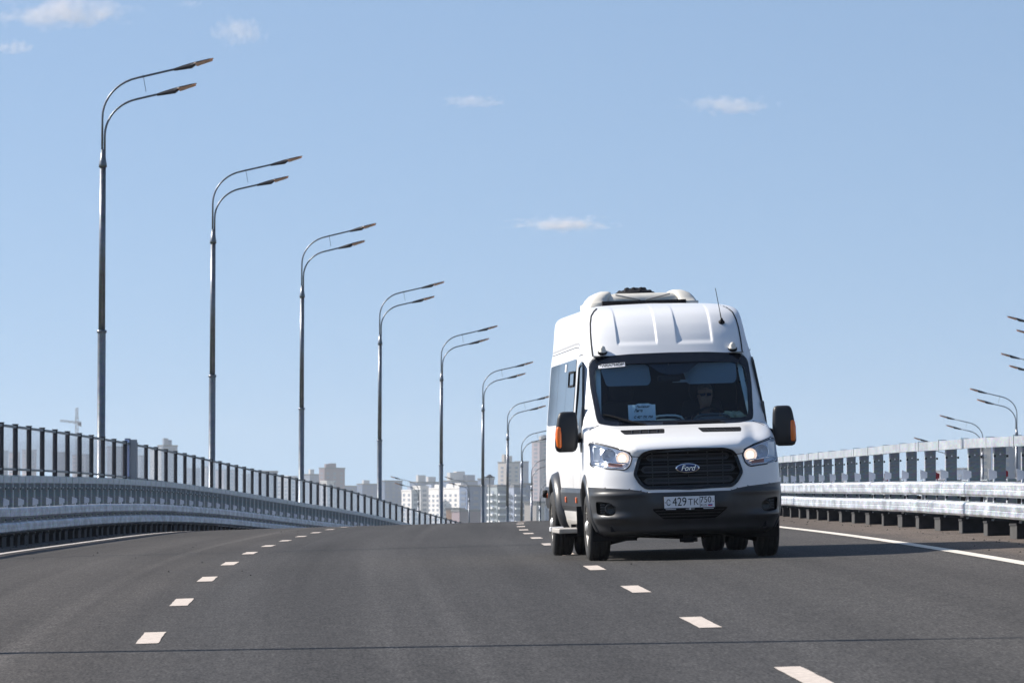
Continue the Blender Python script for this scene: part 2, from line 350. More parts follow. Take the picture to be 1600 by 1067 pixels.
# ------------------------------------------------------------------ guard rails
def guard(u0, side, step, Y0, Y1, label, first_post, full=True, refl_every=1, red=False, seg=6.0, jit=0):
    """u0 road face of the rails; side +1: posts to the right of the rails"""
    root = empty('guard_rail', W(Y0, u0)); root.matrix_world = Matrix.Translation(W(Y0, u0)); T = Vector(W(Y0, u0))
    tag(root, label, 'guard rail')
    root.location = (0, 0, 0)
    s = side
    beam = [(.0+.0, .0), (-.0, .0)]
    def prof(H, d=.075, t=.006):
        P = [(d, 0), (.018, .012), (0, .035), (0, H*.45), (.003, H*.5), (0, H*.55), (0, H-.035), (.018, H-.012), (d, H)]
        Q = [(a+t, min(max(b, t), H-t)) for a, b in P[::-1]]
        return [(s*a, b) for a, b in P+Q]
    def top(H=.115, d=.09, t=.006):
        P = [(d, 0), (0, 0), (0, H), (d, H)]; Q = [(d, H-t), (t, H-t), (t, t), (d, t)]
        return [(s*a, b) for a, b in P+Q]
    rails = [(.21, prof(.185)), (.455, prof(.185))]
    if full: rails.append((1.045, top()))
    rj = random.Random(int(u0*10)+5)
    for ri, (h, P) in enumerate(rails):
        Y = Y0-(ri*2.1)
        while Y < Y1:
            ys = list(np.arange(Y, Y+seg+.31, .75 if Y < 120 else 1.5))
            if ys[-1] < Y+seg+.2: ys.append(Y+seg+.25)
            dd = .004 if int(round((Y-Y0)/seg)) % 2 else 0
            sweep('rail', [(a-s*dd*1.0, b) for a, b in P], ys, u0, h+rj.uniform(-.004, .004), mTOPR if ri == 2 else mRAIL, root)
            Y += seg
    # prototypes at origin, road frame, x to the right
    hp = 1.165 if full else .66
    m1 = MB(); a, b = .10, .235
    if s < 0: a, b = -.235, -.10
    m1.box(a, b, -.006, 0, .2, hp-.012); m1.box(a, a+.006, 0, .09, .2, hp-.012); m1.box(b-.006, b, 0, .09, .2, hp-.012)
    post = m1.build('post', mPOST, root)
    m2 = MB()
    e = a if s > 0 else b-.012
    if full:
        x0, x1 = (-.008, .09) if s > 0 else (-.09, .008)
        m2.box(x0, x1, -.012, .03, 1.166, 1.174); m2.box(*((x0, x0+.008) if s > 0 else (x1-.008, x1)), -.012, .03, 1.03, 1.166)
    m2.box(e-.012 if s > 0 else e, e if s > 0 else e+.024, -.016, .06, .25, hp+.004)
    strap = m2.build('strap', mSTRAP, post)
    m3 = MB()
    for z in ((.93, .50, .42) if full else (.5,)):
        for x in (a-.012, b+.004): m3.box(x, x+.022, -.03, .0, z, z+.028)
    bolts = m3.build('bolts', mBOLT, post); bolts['kind'] = 'stuff'
    m6 = MB(); m6.lathe([(-.009, .0001), (-.009, .011), (-.006, .011)], 8, 'y', ((a+b)/2, 0, .965)); 
    hole = m6.build('hole_daylight', mREFW, post) if full else None  # white disc paints the daylight showing through the hole in the post
    m4 = MB(); xa, xb = (.0, .34) if s > 0 else (-.34, .0)
    m4.box(xa, xb, -.28, .28, -.01, .15); m4.box(xa-.02, xb+.02, -.3, .3, .15, .175)
    block = m4.build('footing', mDARKC, root)
    mfp = MB(); mfp.box(*((-.012, 0) if s > 0 else (0, .012)), -.28, .28, .0, .15); fpl = mfp.build('lit_side_plate', mLITSIDE, block)  # paler plate paints a sunlit road side onto each footing
    m5 = MB(); m5.box(a-.02, b+.02, -.07, .12, .175, .2); m5.box(s*.03, s*.12, -.02, .03, .24, .26); m5.box(min(s*.02, s*.1), max(s*.02, s*.1), -.02, .03, .27, .38); m5.box(min(s*.02, s*.1), max(s*.02, s*.1), -.02, .03, .52, .6)
    brk = m5.build('bracket', mBOLT, post); brk['kind'] = 'stuff'
    m7 = MB(); m7.add([(-.055, 0, 0), (.045, 0, .03), (.045, 0, .105), (-.055, 0, .14), (-.055, .004, 0), (.045, .004, .03), (.045, .004, .105), (-.055, .004, .14)], [(0, 1, 2, 3), (7, 6, 5, 4), (0, 4, 5, 1), (1, 5, 6, 2), (2, 6, 7, 3), (3, 7, 4, 0)])
    m7.box(.0, .02, .004, .012, -.03, .02)
    refl = m7.build('reflector', mREFR if red else mREFW, root)
    protos = [post, strap, bolts, brk]+([hole] if hole else [])
    n = 0; Y = first_post
    while Y < Y1:
        j = Matrix.Rotation(rj.uniform(-.06, .06), 4, 'Z')
        F_ = frame(Y, u0, 0) @ Matrix.Rotation(-math.atan(kk(Y))*0, 4, 'Y')
        far = Y > 150
        pc = post if n == 0 else copy_of(post, root)
        pc.matrix_local = F_ @ Matrix.Translation((0, rj.uniform(-.04, .04), 0)) @ j
        if n > 0:
            for ch in (strap, bolts, brk, hole):
                if ch is None or (far and ch is not strap): continue
                copy_of(ch, pc)
        bc = block if n == 0 else copy_of(block, root)
        bc.matrix_local = F_ @ Matrix.Translation((rj.uniform(-.01, .01), rj.uniform(-.05, .05), 0)) @ Matrix.Rotation(rj.uniform(-.04, .04), 4, 'Z')
        if n > 0 and not far: copy_of(fpl, bc)
        if n % refl_every == 0:
            rc = refl if n == 0 else copy_of(refl, root)
            rc.matrix_local = frame(Y-.55, u0+s*.03, .655) @ Matrix.Rotation(rj.uniform(-.25, .25), 4, 'Z') @ Matrix.Rotation(rj.uniform(-.05, .05), 4, 'Y')
        n += 1; Y += step
    return root
guard(8.84, 1, 3.0, 44, 236, 'galvanised steel guard rail on tarred footings along the right edge of the road', 45.35)
guard(-4.69, -1, 1.5, 76, 262, 'galvanised steel guard rail in front of the transparent screen on the left', 77.0, refl_every=2)
guard(10.75, -1, 3.0, 52, 170, 'lower two-rail guard rail seen through the gaps behind the right guard rail', 53.0, full=False, red=True, refl_every=2)

# ------------------------------------------------------------------ transparent noise screen on the left
def glass_mat(name, tint, rough, mixf, ior=1.45, refl=None):
    m = bpy.data.materials.new(name); m.use_nodes = True; nt = m.node_tree; N = nt.nodes
    for q in list(N): N.remove(q)
    out = N.new('ShaderNodeOutputMaterial'); mx = N.new('ShaderNodeMixShader'); t = N.new('ShaderNodeBsdfTransparent'); g = N.new('ShaderNodeBsdfGlossy')
    lw = N.new('ShaderNodeLayerWeight'); lw.inputs[0].default_value = .5; pw = N.new('ShaderNodeMath'); pw.operation = 'POWER'; pw.inputs[1].default_value = 5; nt.links.new(lw.outputs['Facing'], pw.inputs[0])
    f0 = ((ior-1)/(ior+1))**2; fr = N.new('ShaderNodeMath'); fr.operation = 'MULTIPLY_ADD'; fr.inputs[1].default_value = (1-f0)*(.5 if mixf else 1); fr.inputs[2].default_value = f0; nt.links.new(pw.outputs[0], fr.inputs[0])
    t.inputs[0].default_value = (*tint, 1); g.inputs['Roughness'].default_value = rough
    nt.links.new(fr.outputs[0], mx.inputs[0]); nt.links.new(t.outputs[0], mx.inputs[1]); nt.links.new(g.outputs[0], mx.inputs[2])
    if mixf:
        d = N.new('ShaderNodeBsdfDiffuse'); d.inputs[0].default_value = (.75, .72, .72, 1); m2 = N.new('ShaderNodeMixShader'); m2.inputs[0].default_value = mixf
        nt.links.new(mx.outputs[0], m2.inputs[1]); nt.links.new(d.outputs[0], m2.inputs[2]); nt.links.new(m2.outputs[0], out.inputs[0])
    else: nt.links.new(mx.outputs[0], out.inputs[0])
    MATS[name] = m; return m
mPANE = glass_mat('screen_polycarbonate', (.97, .96, .97), .05, .035, 1.25)
US = -5.961
scr = empty('noise_screen', (0, 0, 0)); tag(scr, 'transparent noise screen with dark posts standing behind the left guard rail', 'screen')
mb = MB(); mb.box(-.045, .045, -.008, 0, .13, 2.21); mb.box(-.045, .045, .10, .108, .13, 2.21); mb.box(-.006, .006, 0, .10, .13, 2.205)
mb.box(-.06, .06, -.02, .12, 2.21, 2.225)
spost = mb.build('post', mSCR, scr); spost.matrix_local = frame(104.6, US, 0)
YP = []; Y = 104.6-9*3.0
while Y < 287: YP.append(Y); Y += 3.0
for i, Y in enumerate(YP):
    if abs(Y-104.6) > .01: c = copy_of(spost, scr); c.matrix_local = frame(Y, US, 0)
Ps = [(-.02, 0), (.02, 0), (.02, .06), (-.02, .06)]
for i in range(len(YP)-1):
    a, b = YP[i]+.11, YP[i+1]-.01; ys = [a, (a+b)/2, b]
    sweep('top_rail', [(-.025, 0), (.03, 0), (.03, .045), (-.025, .045)], ys, US, 2.145, mSCRR, scr)
    sweep('lower_rail', [(-.025, 0), (.03, 0), (.03, .04), (-.025, .04)], ys, US, 1.33, mSCRR, scr)
    sweep('lower_panel', [(-.02, .0), (.02, .0), (.02, 1.05), (-.02, 1.05)], ys, US, .13, mPANEL, scr)
    sweep('pane', [(-.004, 0), (.004, 0), (.004, .775), (-.004, .775)], ys, US, 1.37, mPANE, scr)
Yb = 104.6+10*3.0+1.2
mb = MB(); mb.box(-.10, .03, -.1, .1, .13, 2.3); mb.box(.032, .19, -.08, .1, .13, 2.27)
o = mb.build('end_cabinet', mCABI, scr); o.matrix_local = frame(Yb, US, 0)
mb = MB(); mb.box(-.09, .01, -.112, -.102, .2, 2.27); o2 = mb.build('blue_strip', mGREYB, o)

# ------------------------------------------------------------------ street lamps
def lamp_arm(z0, top, reach, drop_x):
    # curved arm in the x-z plane from the collar to the head
    P = []
    R = 1.15 if drop_x < .01 else 1.05
    zc = top
    P.append((drop_x, 0, z0))
    P.append((drop_x, 0, zc-1.25))
    n = 10
    ang0 = PI; ang1 = PI/2+.23
    cx = drop_x+R; cz = zc-1.22
    for k in range(1, n+1):
        w = ang0+(ang1-ang0)*k/n; P.append((cx+R*math.cos(w)*1.0, 0, cz+.92*R*math.sin(w)))
    ex, _, ez = P[-1]; L = reach-ex
    P.append((ex+L, 0, ez+L*.235))
    return P
def make_lamp():
    r = empty('street_lamp')
    mb = MB(); mb.tube([(0, 0, 0), (0, 0, .02), (0, 0, 5.2), (0, 0, 5.21)], [.19, .108, .105, .105], 14); mb.tube([(0, 0, 5.2), (0, 0, 5.27)], .128, 14)
    mb.tube([(0, 0, 5.25), (0, 0, 9.5)], [.088, .080], 14)
    mb.tube([(0, 0, 9.46), (0, 0, 9.54), (0, 0, 9.6), (0, 0, 9.92)], [.105, .105, .09, .05], 12)
    mb.box(-.16, .16, -.16, .16, 0, .03)
    mb.build('pole', mPOLE, r, True)
    for (top, reach, dx) in ((11.96, 1.93, -.02), (11.50, 1.50, .045)):
        P = lamp_arm(9.7, top, reach, dx); m = MB(); m.tube(P, .028, 8); a = m.build('arm', mPOLE, r, True)
        ex, _, ez = P[-1]; th = math.atan(.235)
        Mx = Matrix.Translation((ex, 0, ez)) @ Matrix.Rotation(-th-.03, 4, 'Y')
        h = MB(); S = [(-.12, .04, -.036, .026), (.0, .055, -.05, .036), (.14, .08, -.065, .044), (.34, .11, -.085, .05), (.42, .12, -.05, .05), (.50, .13, .0, .05), (.8, .12, .006, .042), (.94, .07, .012, .03)]
        V = []; F = []
        for (x, w, zl, zh) in S:
            for (yy, zz) in ((-w, (zl+zh)/2), (-w*.7, zl), (w*.7, zl), (w, (zl+zh)/2), (w*.6, zh), (-w*.6, zh)): V.append(Mx @ Vector((x, yy, zz)))
        for i in range(len(S)-1):
            for k in range(6): F.append((i*6+k, i*6+(k+1) % 6, i*6+6+(k+1) % 6, i*6+6+k))
        F += [tuple(range(6))[::-1], tuple(len(V)-6+k for k in range(6))]
        h.add(V, F); hd = h.build('lamp_head', mLHEAD, r, False)
        g = MB(); V = [Mx @ Vector(v) for v in ((.47, -.12, -.062), (.47, .12, -.062), (.90, .10, -.032), (.90, -.10, -.032), (.45, -.135, .012), (.45, .135, .012), (.92, .11, .012), (.92, -.11, .012))]
        g.add(V, [(0, 1, 2, 3), (7, 6, 5, 4), (0, 4, 5, 1), (1, 5, 6, 2), (2, 6, 7, 3), (3, 7, 4, 0)]); g.build('lens', mLLENS, hd)
    A = lamp_arm(9.9, 11.86, 2.12, 0)[-1]; 
    m = MB(); m.tube([(1.02, 0, 11.86), (1.10, 0, 11.42)], .008, 5); m.build('tie_rod', mPOLE, r)
    return r
lamp0 = make_lamp(); GL = 'twin armed street lamps along the bridge'
LY = [4.2, 38.9, 74.3, 109.35]+[143.92+34.57*i for i in range(0, 10)]
ordl = {4: 'tallest twin armed street lamp nearest on the left, pole behind the transparent screen', 5: 'second tallest twin armed street lamp from the left edge', 6: 'third twin armed street lamp from the left edge', 7: 'fourth twin armed street lamp from the left, over the left railing', 8: 'fifth twin armed street lamp from the left, in front of the white flats', 9: 'sixth twin armed street lamp from the left, bending over the pale sky', 10: 'seventh twin armed street lamp from the left, just left of the white van', 11: 'eighth twin armed street lamp from the left, its arms cut by the white van'}
first = True
def put_lamp(loc, rz, label, tilt=0):
    global first
    o = lamp0 if first else copy_tree(lamp0); first = False
    o.location = loc; o.rotation_euler = (0, tilt, rz); tag(o, label, 'street lamp', GL); return o
sk = [0, .1, -.1, .05, 0, .08, -.12, .06, .12, .02, -.04, .05, .1, 0]
for i, Y in enumerate(LY):
    lab = ordl.get(i, ('nearest', 'second', 'third', 'fourth')[i]+' twin armed street lamp beside the left edge, outside the frame' if i < 4 else 'tiny far twin armed street lamp behind the van, '+('nearer' if i == 12 else 'farther')+' one')
    x, y, z = W(Y, -7.41, .0); put_lamp((x, y, z), head(Y)*.3+sk[i], lab, .004)
# lamps of the far carriageway, arms to the left
for i, (Y, X, zt, lab) in enumerate([(265, 26.3, 10.35, 'twin armed street lamp whose arm tip just enters at the right edge, topmost'), (300, 29.05, 9.72, 'twin armed street lamp at the right edge, only two lamp heads showing'),
        (335, 30.2, 8.75, 'twin armed street lamp with pole above the right guard rail near the edge'), (370, 31.1, 7.92, 'twin armed street lamp sinking behind the right guard rail, second from the edge'), (405, 31.9, 7.05, 'small twin armed street lamp with one head peeping over the right guard rail'),
        (560, -9.35, 5.9, 'small far twin armed street lamp leaning left over the white flats'), (640, -4.9, 6.7, 'small far twin armed street lamp right of the white flats, arms to the left')]):
    put_lamp((X, Y, zt-12.22), PI+.12*(i % 3-1), lab)

# ------------------------------------------------------------------ the white minibus
VM = Matrix(((.9974, -.0653+.0, .0308, 0), (.0649, .9978, .0121, 0), (-.0299, -.0140, .9995, 0), (0, 0, 0, 1)))
VM = Matrix(((.9974, .0649-.1298, -.0299*0+.0308, 1.76), (.0649, .9978, .0121, 57.868), (-.0299, -.0140, .9995, -.227), (0, 0, 0, 1)))
xd = Vector((.9974, .0649, .0308)); yd = Vector((-.0653, .9978, .0121)); zd = Vector((-.0299, -.0140, .9995))
VM = Matrix(((xd.x, yd.x, zd.x, 1.76), (xd.y, yd.y, zd.y, 57.868), (xd.z, yd.z, zd.z, -.227), (0, 0, 0, 1)))
mVP = mat('van_white_paint', (.82, .82, .82), .38, coat=.35, noise=(1.2, .03), spec=.35)
# road film on the lower paint
def dirt_paint():
    m = mVP; nt = m.node_tree; N = nt.nodes; Lk = nt.links; b = N['Principled BSDF']; src = b.inputs['Base Color'].links[0].from_socket
    tc = N.new('ShaderNodeTexCoord'); sp = N.new('ShaderNodeSeparateXYZ'); Lk.new(tc.outputs['Object'], sp.inputs[0])
    n = N.new('ShaderNodeTexNoise'); n.inputs['Scale'].default_value = 4; n.inputs['Detail'].default_value = 8; Lk.new(tc.outputs['Object'], n.inputs[0])
    a = N.new('ShaderNodeMath'); a.operation = 'MULTIPLY_ADD'; a.inputs[1].default_value = .5; Lk.new(n.outputs[0], a.inputs[0]); Lk.new(sp.outputs[2], a.inputs[2])
    mr = N.new('ShaderNodeMapRange'); mr.inputs[1].default_value = .65; mr.inputs[2].default_value = 1.3; mr.inputs[3].default_value = .30; mr.inputs[4].default_value = 0; Lk.new(a.outputs[0], mr.inputs[0])
    mx = N.new('ShaderNodeMix'); mx.data_type = 'RGBA'; Lk.new(mr.outputs[0], mx.inputs[0]); Lk.new(src, mx.inputs[6]); mx.inputs[7].default_value = (.50, .44, .37, 1); Lk.new(mx.outputs[2], b.inputs['Base Color'])
dirt_paint()
mPL = mat('bumper_plastic', (.036, .037, .040), .36, noise=(5, .18), spec=.6)
mBLK = mat('gloss_black', (.008, .009, .012), .18)
mMBK = mat('matt_black', (.010, .010, .012), .7, spec=.2)
mGRB = mat('grille_black', (.016, .018, .022), .35)
mFRIT = mat('windscreen_border', (.008, .010, .016), .12)
mRUB = mat('tyre_rubber', (.022, .022, .023), .82, noise=(20, .2))
mRIM = mat('wheel_silver', (.55, .54, .52), .4, .6)
mCHR = mat('chrome', (.80, .82, .85), .12, 1)
mAMB = mat('amber_lens', (.85, .16, .01), .25, coat=.5)
mORM = mat('orange_marker', (.75, .16, .05), .35)
mCREAM = mat('cream_plastic', (.66, .63, .56), .5, noise=(6, .08))
mDSH = mat('dash_grey', (.10, .11, .11), .7)
mTRIM = mat('cabin_trim', (.62, .63, .58), .7)
mVIS = mat('visor_grey', (.19, .22, .25), .8)
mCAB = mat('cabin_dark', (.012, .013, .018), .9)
mPLT = mat('plate_white', (.82, .82, .84), .4)
mINK = mat('plate_ink', (.01, .01, .012), .5)
mBLUE = mat('badge_blue', (.006, .022, .11), .2, coat=1)
mPAP = mat('notice_paper', (.90, .92, .93), .8)
mGLS = glass_mat('windscreen_glass', (.60, .76, .86), 0.0, 0, 1.5)
mCLR = glass_mat('headlight_lens', (.93, .95, .98), 0.0, 0, 1.45)
mTNT = mat('tinted_side_glass', (.012, .015, .02), .03, ior=1.6)
mDGL = glass_mat('door_glass', (.35, .40, .42), 0.0, 0, 1.5)
mLIT = mat('dipped_beam', (.9, .6, .4), .3, emit=((1, .74, .54), 1.3))
mSTEP = mat('step_plate', (.42, .40, .37), .6, .3, noise=(8, .12))
van = empty('white_minibus', M=VM); tag(van, 'white high roof minibus with black grille and roof air conditioner driving toward us', 'minibus')

def interp(x, P):
    if x <= P[0][0]: return P[0][1]
    for a, b in zip(P, P[1:]):
        if x <= b[0]: return a[1]+(b[1]-a[1])*(x-a[0])/(b[0]-a[0])
    return P[-1][1]
def sst(a, b, x):
    t = min(max((x-a)/(b-a), 0), 1); return t*t*(3-2*t)
CP = [(-.80, .255), (-.93, .30), (-.985, .40), (-1.0, .52), (-1.005, .62), (-.995, .70), (-.98, .78), (-.965, .88), (-.94, 1.0), (-.90, 1.10), (-.84, 1.17), (-.72, 1.225), (-.48, 1.285), (-.2, 1.335), (.04, 1.375), (.15, 1.42), (.36, 1.64), (.60, 1.89), (.80, 2.10), (.92, 2.24), (1.03, 2.36), (1.16, 2.47), (1.34, 2.57), (1.60, 2.635), (2.05, 2.68), (2.8, 2.71)]
def catmull(P, n):
    out = []; Q = [P[0]]+P+[P[-1]]
    for i in range(1, len(Q)-2):
        p0, p1, p2, p3 = [np.array(q, float) for q in Q[i-1:i+3]]
        for k in range(n):
            t = k/n; out.append(tuple(.5*((2*p1)+(-p0+p2)*t+(2*p0-5*p1+4*p2-p3)*t*t+(-p0+3*p1-3*p2+p3)*t**3)))
    out.append(P[-1]); return out
PR = catmull(CP, 8); PZ = [(z, y) for y, z in PR]
def yc(z): return interp(z, PZ)
WZ = catmull([(.255, .86), (.33, .92), (.48, .965), (.72, .985), (.95, .985), (1.1, .98), (1.34, .968), (1.5, .955), (1.77, .925), (2.08, .897), (2.25, .868), (2.42, .85), (2.52, .84), (2.58, .826), (2.625, .79), (2.658, .71), (2.685, .56), (2.702, .34), (2.712, .1)], 6)
def wz(z): return interp(z, WZ)
DZ = [(.25, .46), (.5, .52), (.72, .55), (1.0, .62), (1.17, .66), (1.3, .58), (1.38, .42), (1.45, .36), (2.1, .30), (2.4, .30), (2.7, .30)]
def dz_(z): return interp(z, DZ)
NE = 2.7
def sculpt(x, z):
    a = abs(x); y = 0
    y += .019*sst(2.22, 2.27, z)*(1-sst(2.66, 2.70, z))*((sst(-.532, -.508, x)*(1-sst(-.123, -.101, x)))+(sst(.092, .114, x)*(1-sst(.462, .486, x))))   # roof channels
    hb = sst(1.02, 1.14, z)*(1-sst(1.34, 1.375, z))
    y -= .085*hb*(1-sst(.50+.25*(z-1.1)/.27*.6, .66+.25*(z-1.1)/.27*.6, a))               # raised middle of the bonnet
    y += .03*hb*math.exp(-((a-.74)/.08)**2)
    y -= .030*math.exp(-((z-.70)/.045)**2)*(1 if z < .70 else .0)*sst(.3, .6, a)          # shoulder of the bumper
    y -= .045*math.exp(-((z-.435)/.035)**2)*sst(.55, .75, a)                              # lip under the fog lamps
    y += .03*math.exp(-((z-.35)/.05)**2)
    y -= .02*math.exp(-((z-.56)/.1)**2)*(1-sst(.30, .45, a))
    return y
def yf(x, z):
    w = wz(z); t = min(abs(x)/w, 1); return yc(z)+dz_(z)*(1-math.sqrt(max(1-t**NE, 0)))+sculpt(x, z)
YR = 5.72
ZS = [z for y, z in PR if z < .60]+list(np.linspace(.605, 1.16, 30))
ZS += list(np.linspace(1.168, 1.385, 40))+list(np.linspace(1.40, 2.2, 44))+list(np.linspace(2.212, 2.62, 40))+list(np.linspace(2.63, 2.711, 22))
ZS = sorted(set(round(float(z), 4) for z in ZS))
XC = sorted(set([round(v, 3) for v in np.linspace(-.58, .58, 75)]+[-.532, -.526, -.514, -.508, -.123, -.117, -.107, -.101, .092, .098, .108, .114, .462, .468, .480, .486]))
TO = list(np.linspace(0, .82, 18))[1:]+[.86, .89, .915, .935, .953, .968, .98, .99, 1]
def xrow(w):
    f = min(1, .86*w/.58); c = [x*f for x in XC]; e = .58*f
    return [-(e+(w-e)*t) for t in TO[::-1]]+c+[e+(w-e)*t for t in TO]
NS = 92
V = []; cols = None
for z in ZS:
    w = wz(z); D = dz_(z); row = []
    y1 = yc(z)+D
    sd = [y1+(YR-.14-y1)*(i/NS) for i in range(1, NS+1)]
    # rear, right side going back, across, left side coming forward
    for x in xrow(w): row.append((x, yf(x, z), z))
    ye = YR-.10*(1 if z < 2.4 else 1)
    rt = [(w, y, z) for y in sd]; bk = [(w-.02, YR-.06, z), (w-.10, YR-.01, z)]+[(w*(1-2*i/10)*.88, YR, z) for i in range(0, 11)]+[(-w+.10, YR-.01, z), (-w+.02, YR-.06, z)]
    lf = [(-w, y, z) for y in sd[::-1]]
    row += rt+bk+lf
    V.append(row)
nc = len(V[0]); nr = len(V); VV = [v for r in V for v in r]
FF = [(i*nc+j, i*nc+(j+1) % nc, (i+1)*nc+(j+1) % nc, (i+1)*nc+j) for i in range(nr-1) for j in range(nc)]
FF.append(tuple((nr-1)*nc+j for j in range(nc)))

# outlines on the front (x, z) and on the side (y, z)
def sym(P): return P+[(-x, z) for x, z in P[::-1]]
def densify(P, d=.02):
    out = []
    for i, a in enumerate(P):
        b = P[(i+1) % len(P)]; n = max(int(math.hypot(b[0]-a[0], b[1]-a[1])/d), 1)
        out += [(a[0]+(b[0]-a[0])*k/n, a[1]+(b[1]-a[1])*k/n) for k in range(n)]
    return out
def roundp(P, r=.03, n=4):
    out = []; m = len(P)
    for i in range(m):
        p = Vector(P[i]); a = Vector(P[i-1])-p; b = Vector(P[(i+1) % m])-p; la, lb = a.length, b.length
        q = min(r, la*.45, lb*.45); s = p+a.normalized()*q; e = p+b.normalized()*q
        for k in range(n+1):
            t = k/n; v = s*(1-t)**2+p*2*t*(1-t)+e*t*t; out.append((v.x, v.y))
    return out
def inside(P, x, y):
    c = False; j = len(P)-1
    for i in range(len(P)):
        xi, yi = P[i]; xj, yj = P[j]
        if (yi > y) != (yj > y) and x < (xj-xi)*(y-yi)/(yj-yi)+xi: c = not c
        j = i
    return c
def nearest(P, x, y):
    best = 9; q = (x, y)
    for i in range(len(P)):
        a = P[i]; b = P[(i+1) % len(P)]; dx, dy = b[0]-a[0], b[1]-a[1]; L = dx*dx+dy*dy or 1e-9
        t = min(max(((x-a[0])*dx+(y-a[1])*dy)/L, 0), 1); px, py = a[0]+dx*t, a[1]+dy*t; d = math.hypot(px-x, py-y)
        if d < best: best = d; q = (px, py)
    return best, q
WS_O = roundp(sym([(0, 1.376), (.66, 1.380), (.80, 1.41), (.815, 1.47), (.842, 1.80), (.835, 2.04), (.775, 2.105), (.40, 2.128), (0, 2.133)]), .05)
WS_I = roundp(sym([(0, 1.425), (.66, 1.428), (.755, 1.45), (.768, 1.50), (.795, 1.80), (.785, 1.97), (.735, 2.015), (.40, 2.03), (0, 2.033)]), .05)
GR = roundp(sym([(0, .722), (.44, .735), (.50, .785), (.552, .875), (.50, 1.04), (.455, 1.09), (.37, 1.115), (0, 1.123)]), .03)
HLR = roundp([(.565, 1.05), (.592, .965), (.640, .928), (.80, .945), (.962, .975), (.955, 1.215), (.86, 1.188), (.70, 1.14), (.60, 1.105)], .025)
HLL = [(-x, z) for x, z in HLR[::-1]]
FGR = roundp([(.735, .545), (.755, .475), (.82, .460), (.925, .480), (.935, .615), (.80, .598)], .025)
FGL = [(-x, z) for x, z in FGR[::-1]]
LG = roundp(sym([(0, .408), (.27, .416), (.37, .50), (.39, .525), (0, .525)]), .02)
def mkv(s): return lambda P: [(s*x, z) for x, z in (P if s > 0 else P[::-1])]
VR = roundp([(.195, 1.290), (.60, 1.286), (.632, 1.334), (.170, 1.338)], .012)
VL = [(-x, z) for x, z in VR[::-1]]
FRONT = [WS_I, GR, HLR, HLL, FGR, FGL, LG, VR, VL]
ARF = [(0+.455*math.cos(w), .36+.455*math.sin(w)) for w in np.linspace(-.35, PI+.35, 40)]
ARR = [(3.75+.455*math.cos(w), .36+.455*math.sin(w)) for w in np.linspace(-.35, PI+.35, 40)]
DW = roundp([(.50, 1.42), (1.42, 1.42), (1.42, 2.02), (1.02, 2.06), (.92, 2.02), (.56, 1.56)], .03)
SIDE = [ARF, ARR, DW]
bm = bmesh.new(); bv = [bm.verts.new(v) for v in VV]
for f in FF:
    try: bm.faces.new([bv[i] for i in f])
    except Exception: pass
def isfront(c): return c.y < yc(c.z)+dz_(c.z)-.002 and c.y < 2
dead = []
for f in bm.faces:
    c = f.calc_center_median()
    if len(f.verts) > 4: continue
    if isfront(c) and abs(c.x) < wz(c.z)*.995:
        for P in FRONT:
            if P[0][1]-2 < 9 and inside(P, c.x, c.z): dead.append((f, P, 'f')); break
        else:
            if abs(c.x) > .75:
                for P in (ARF,):
                    if inside(P, c.y, c.z): dead.append((f, P, 's')); break
    elif c.y < YR-.2 and abs(c.x) > .3:
        for P in SIDE:
            if P is DW and False: continue
            if inside(P, c.y, c.z): dead.append((f, P, 's')); break
move = {}
for f, P, k in dead:
    for v in f.verts: move[v] = (P, k)
bmesh.ops.delete(bm, geom=[f for f, _, _ in dead], context='FACES')
for v, (P, k) in move.items():
    if not v.is_valid or not v.link_faces: continue
    if k == 'f':
        d, q = nearest(P, v.co.x, v.co.z)
        if d < .05: v.co = (q[0], yf(q[0], q[1]), q[1])
    else:
        d, q = nearest(P, v.co.y, v.co.z)
        if d < .08:
            s = 1 if v.co.x > 0 else -1; x = wz(q[1]) if q[0] > yc(q[1])+dz_(q[1]) else abs(v.co.x); v.co = (s*x, q[0], q[1])
bmesh.ops.delete(bm, geom=[v for v in bm.verts if not v.link_faces], context='VERTS')
# the plastic: bumper in front and cladding along the flanks
def shoulder(x):
    a = abs(x); return interp(a, [(0, .688), (.42, .690), (.50, .712), (.60, .728), (1.0, .762)])
bm.verts.ensure_lookup_table()
for v in bm.verts:       # pull the row nearest the shoulder line exactly onto it
    if v.co.y < .0 and isfront(v.co):
        s = shoulder(v.co.x)
        if abs(v.co.z-s) < .0097: v.co.z = s
body_f, bump_f = [], []
for f in bm.faces:
    c = f.calc_center_median()
    if c.y < -.30 and c.z < shoulder(c.x)+.001: bump_f.append(f)
bb = bm.copy(); 
ids = set(f.index for f in bump_f)
bm.faces.ensure_lookup_table(); bm.faces.index_update(); ids = set(f.index for f in bump_f)
bb = bm.copy(); bb.faces.ensure_lookup_table()
bmesh.ops.delete(bb, geom=[f for i, f in enumerate(bb.faces) if i not in ids], context='FACES')
bmesh.ops.delete(bm, geom=[f for f in bm.faces if f.index in ids], context='FACES')
def bm_obj(b, name, m, parent, smooth=True):
    bmesh.ops.recalc_face_normals(b, faces=b.faces); me = bpy.data.meshes.new(name); b.to_mesh(me); b.free(); me.materials.append(m)
    if smooth: me.polygons.foreach_set('use_smooth', [True]*len(me.polygons))
    o = bpy.data.objects.new(name, me); COL.objects.link(o); o.parent = parent; return o
body = bm_obj(bm, 'body', mVP, van); bumper = bm_obj(bb, 'bumper', mPL, van)

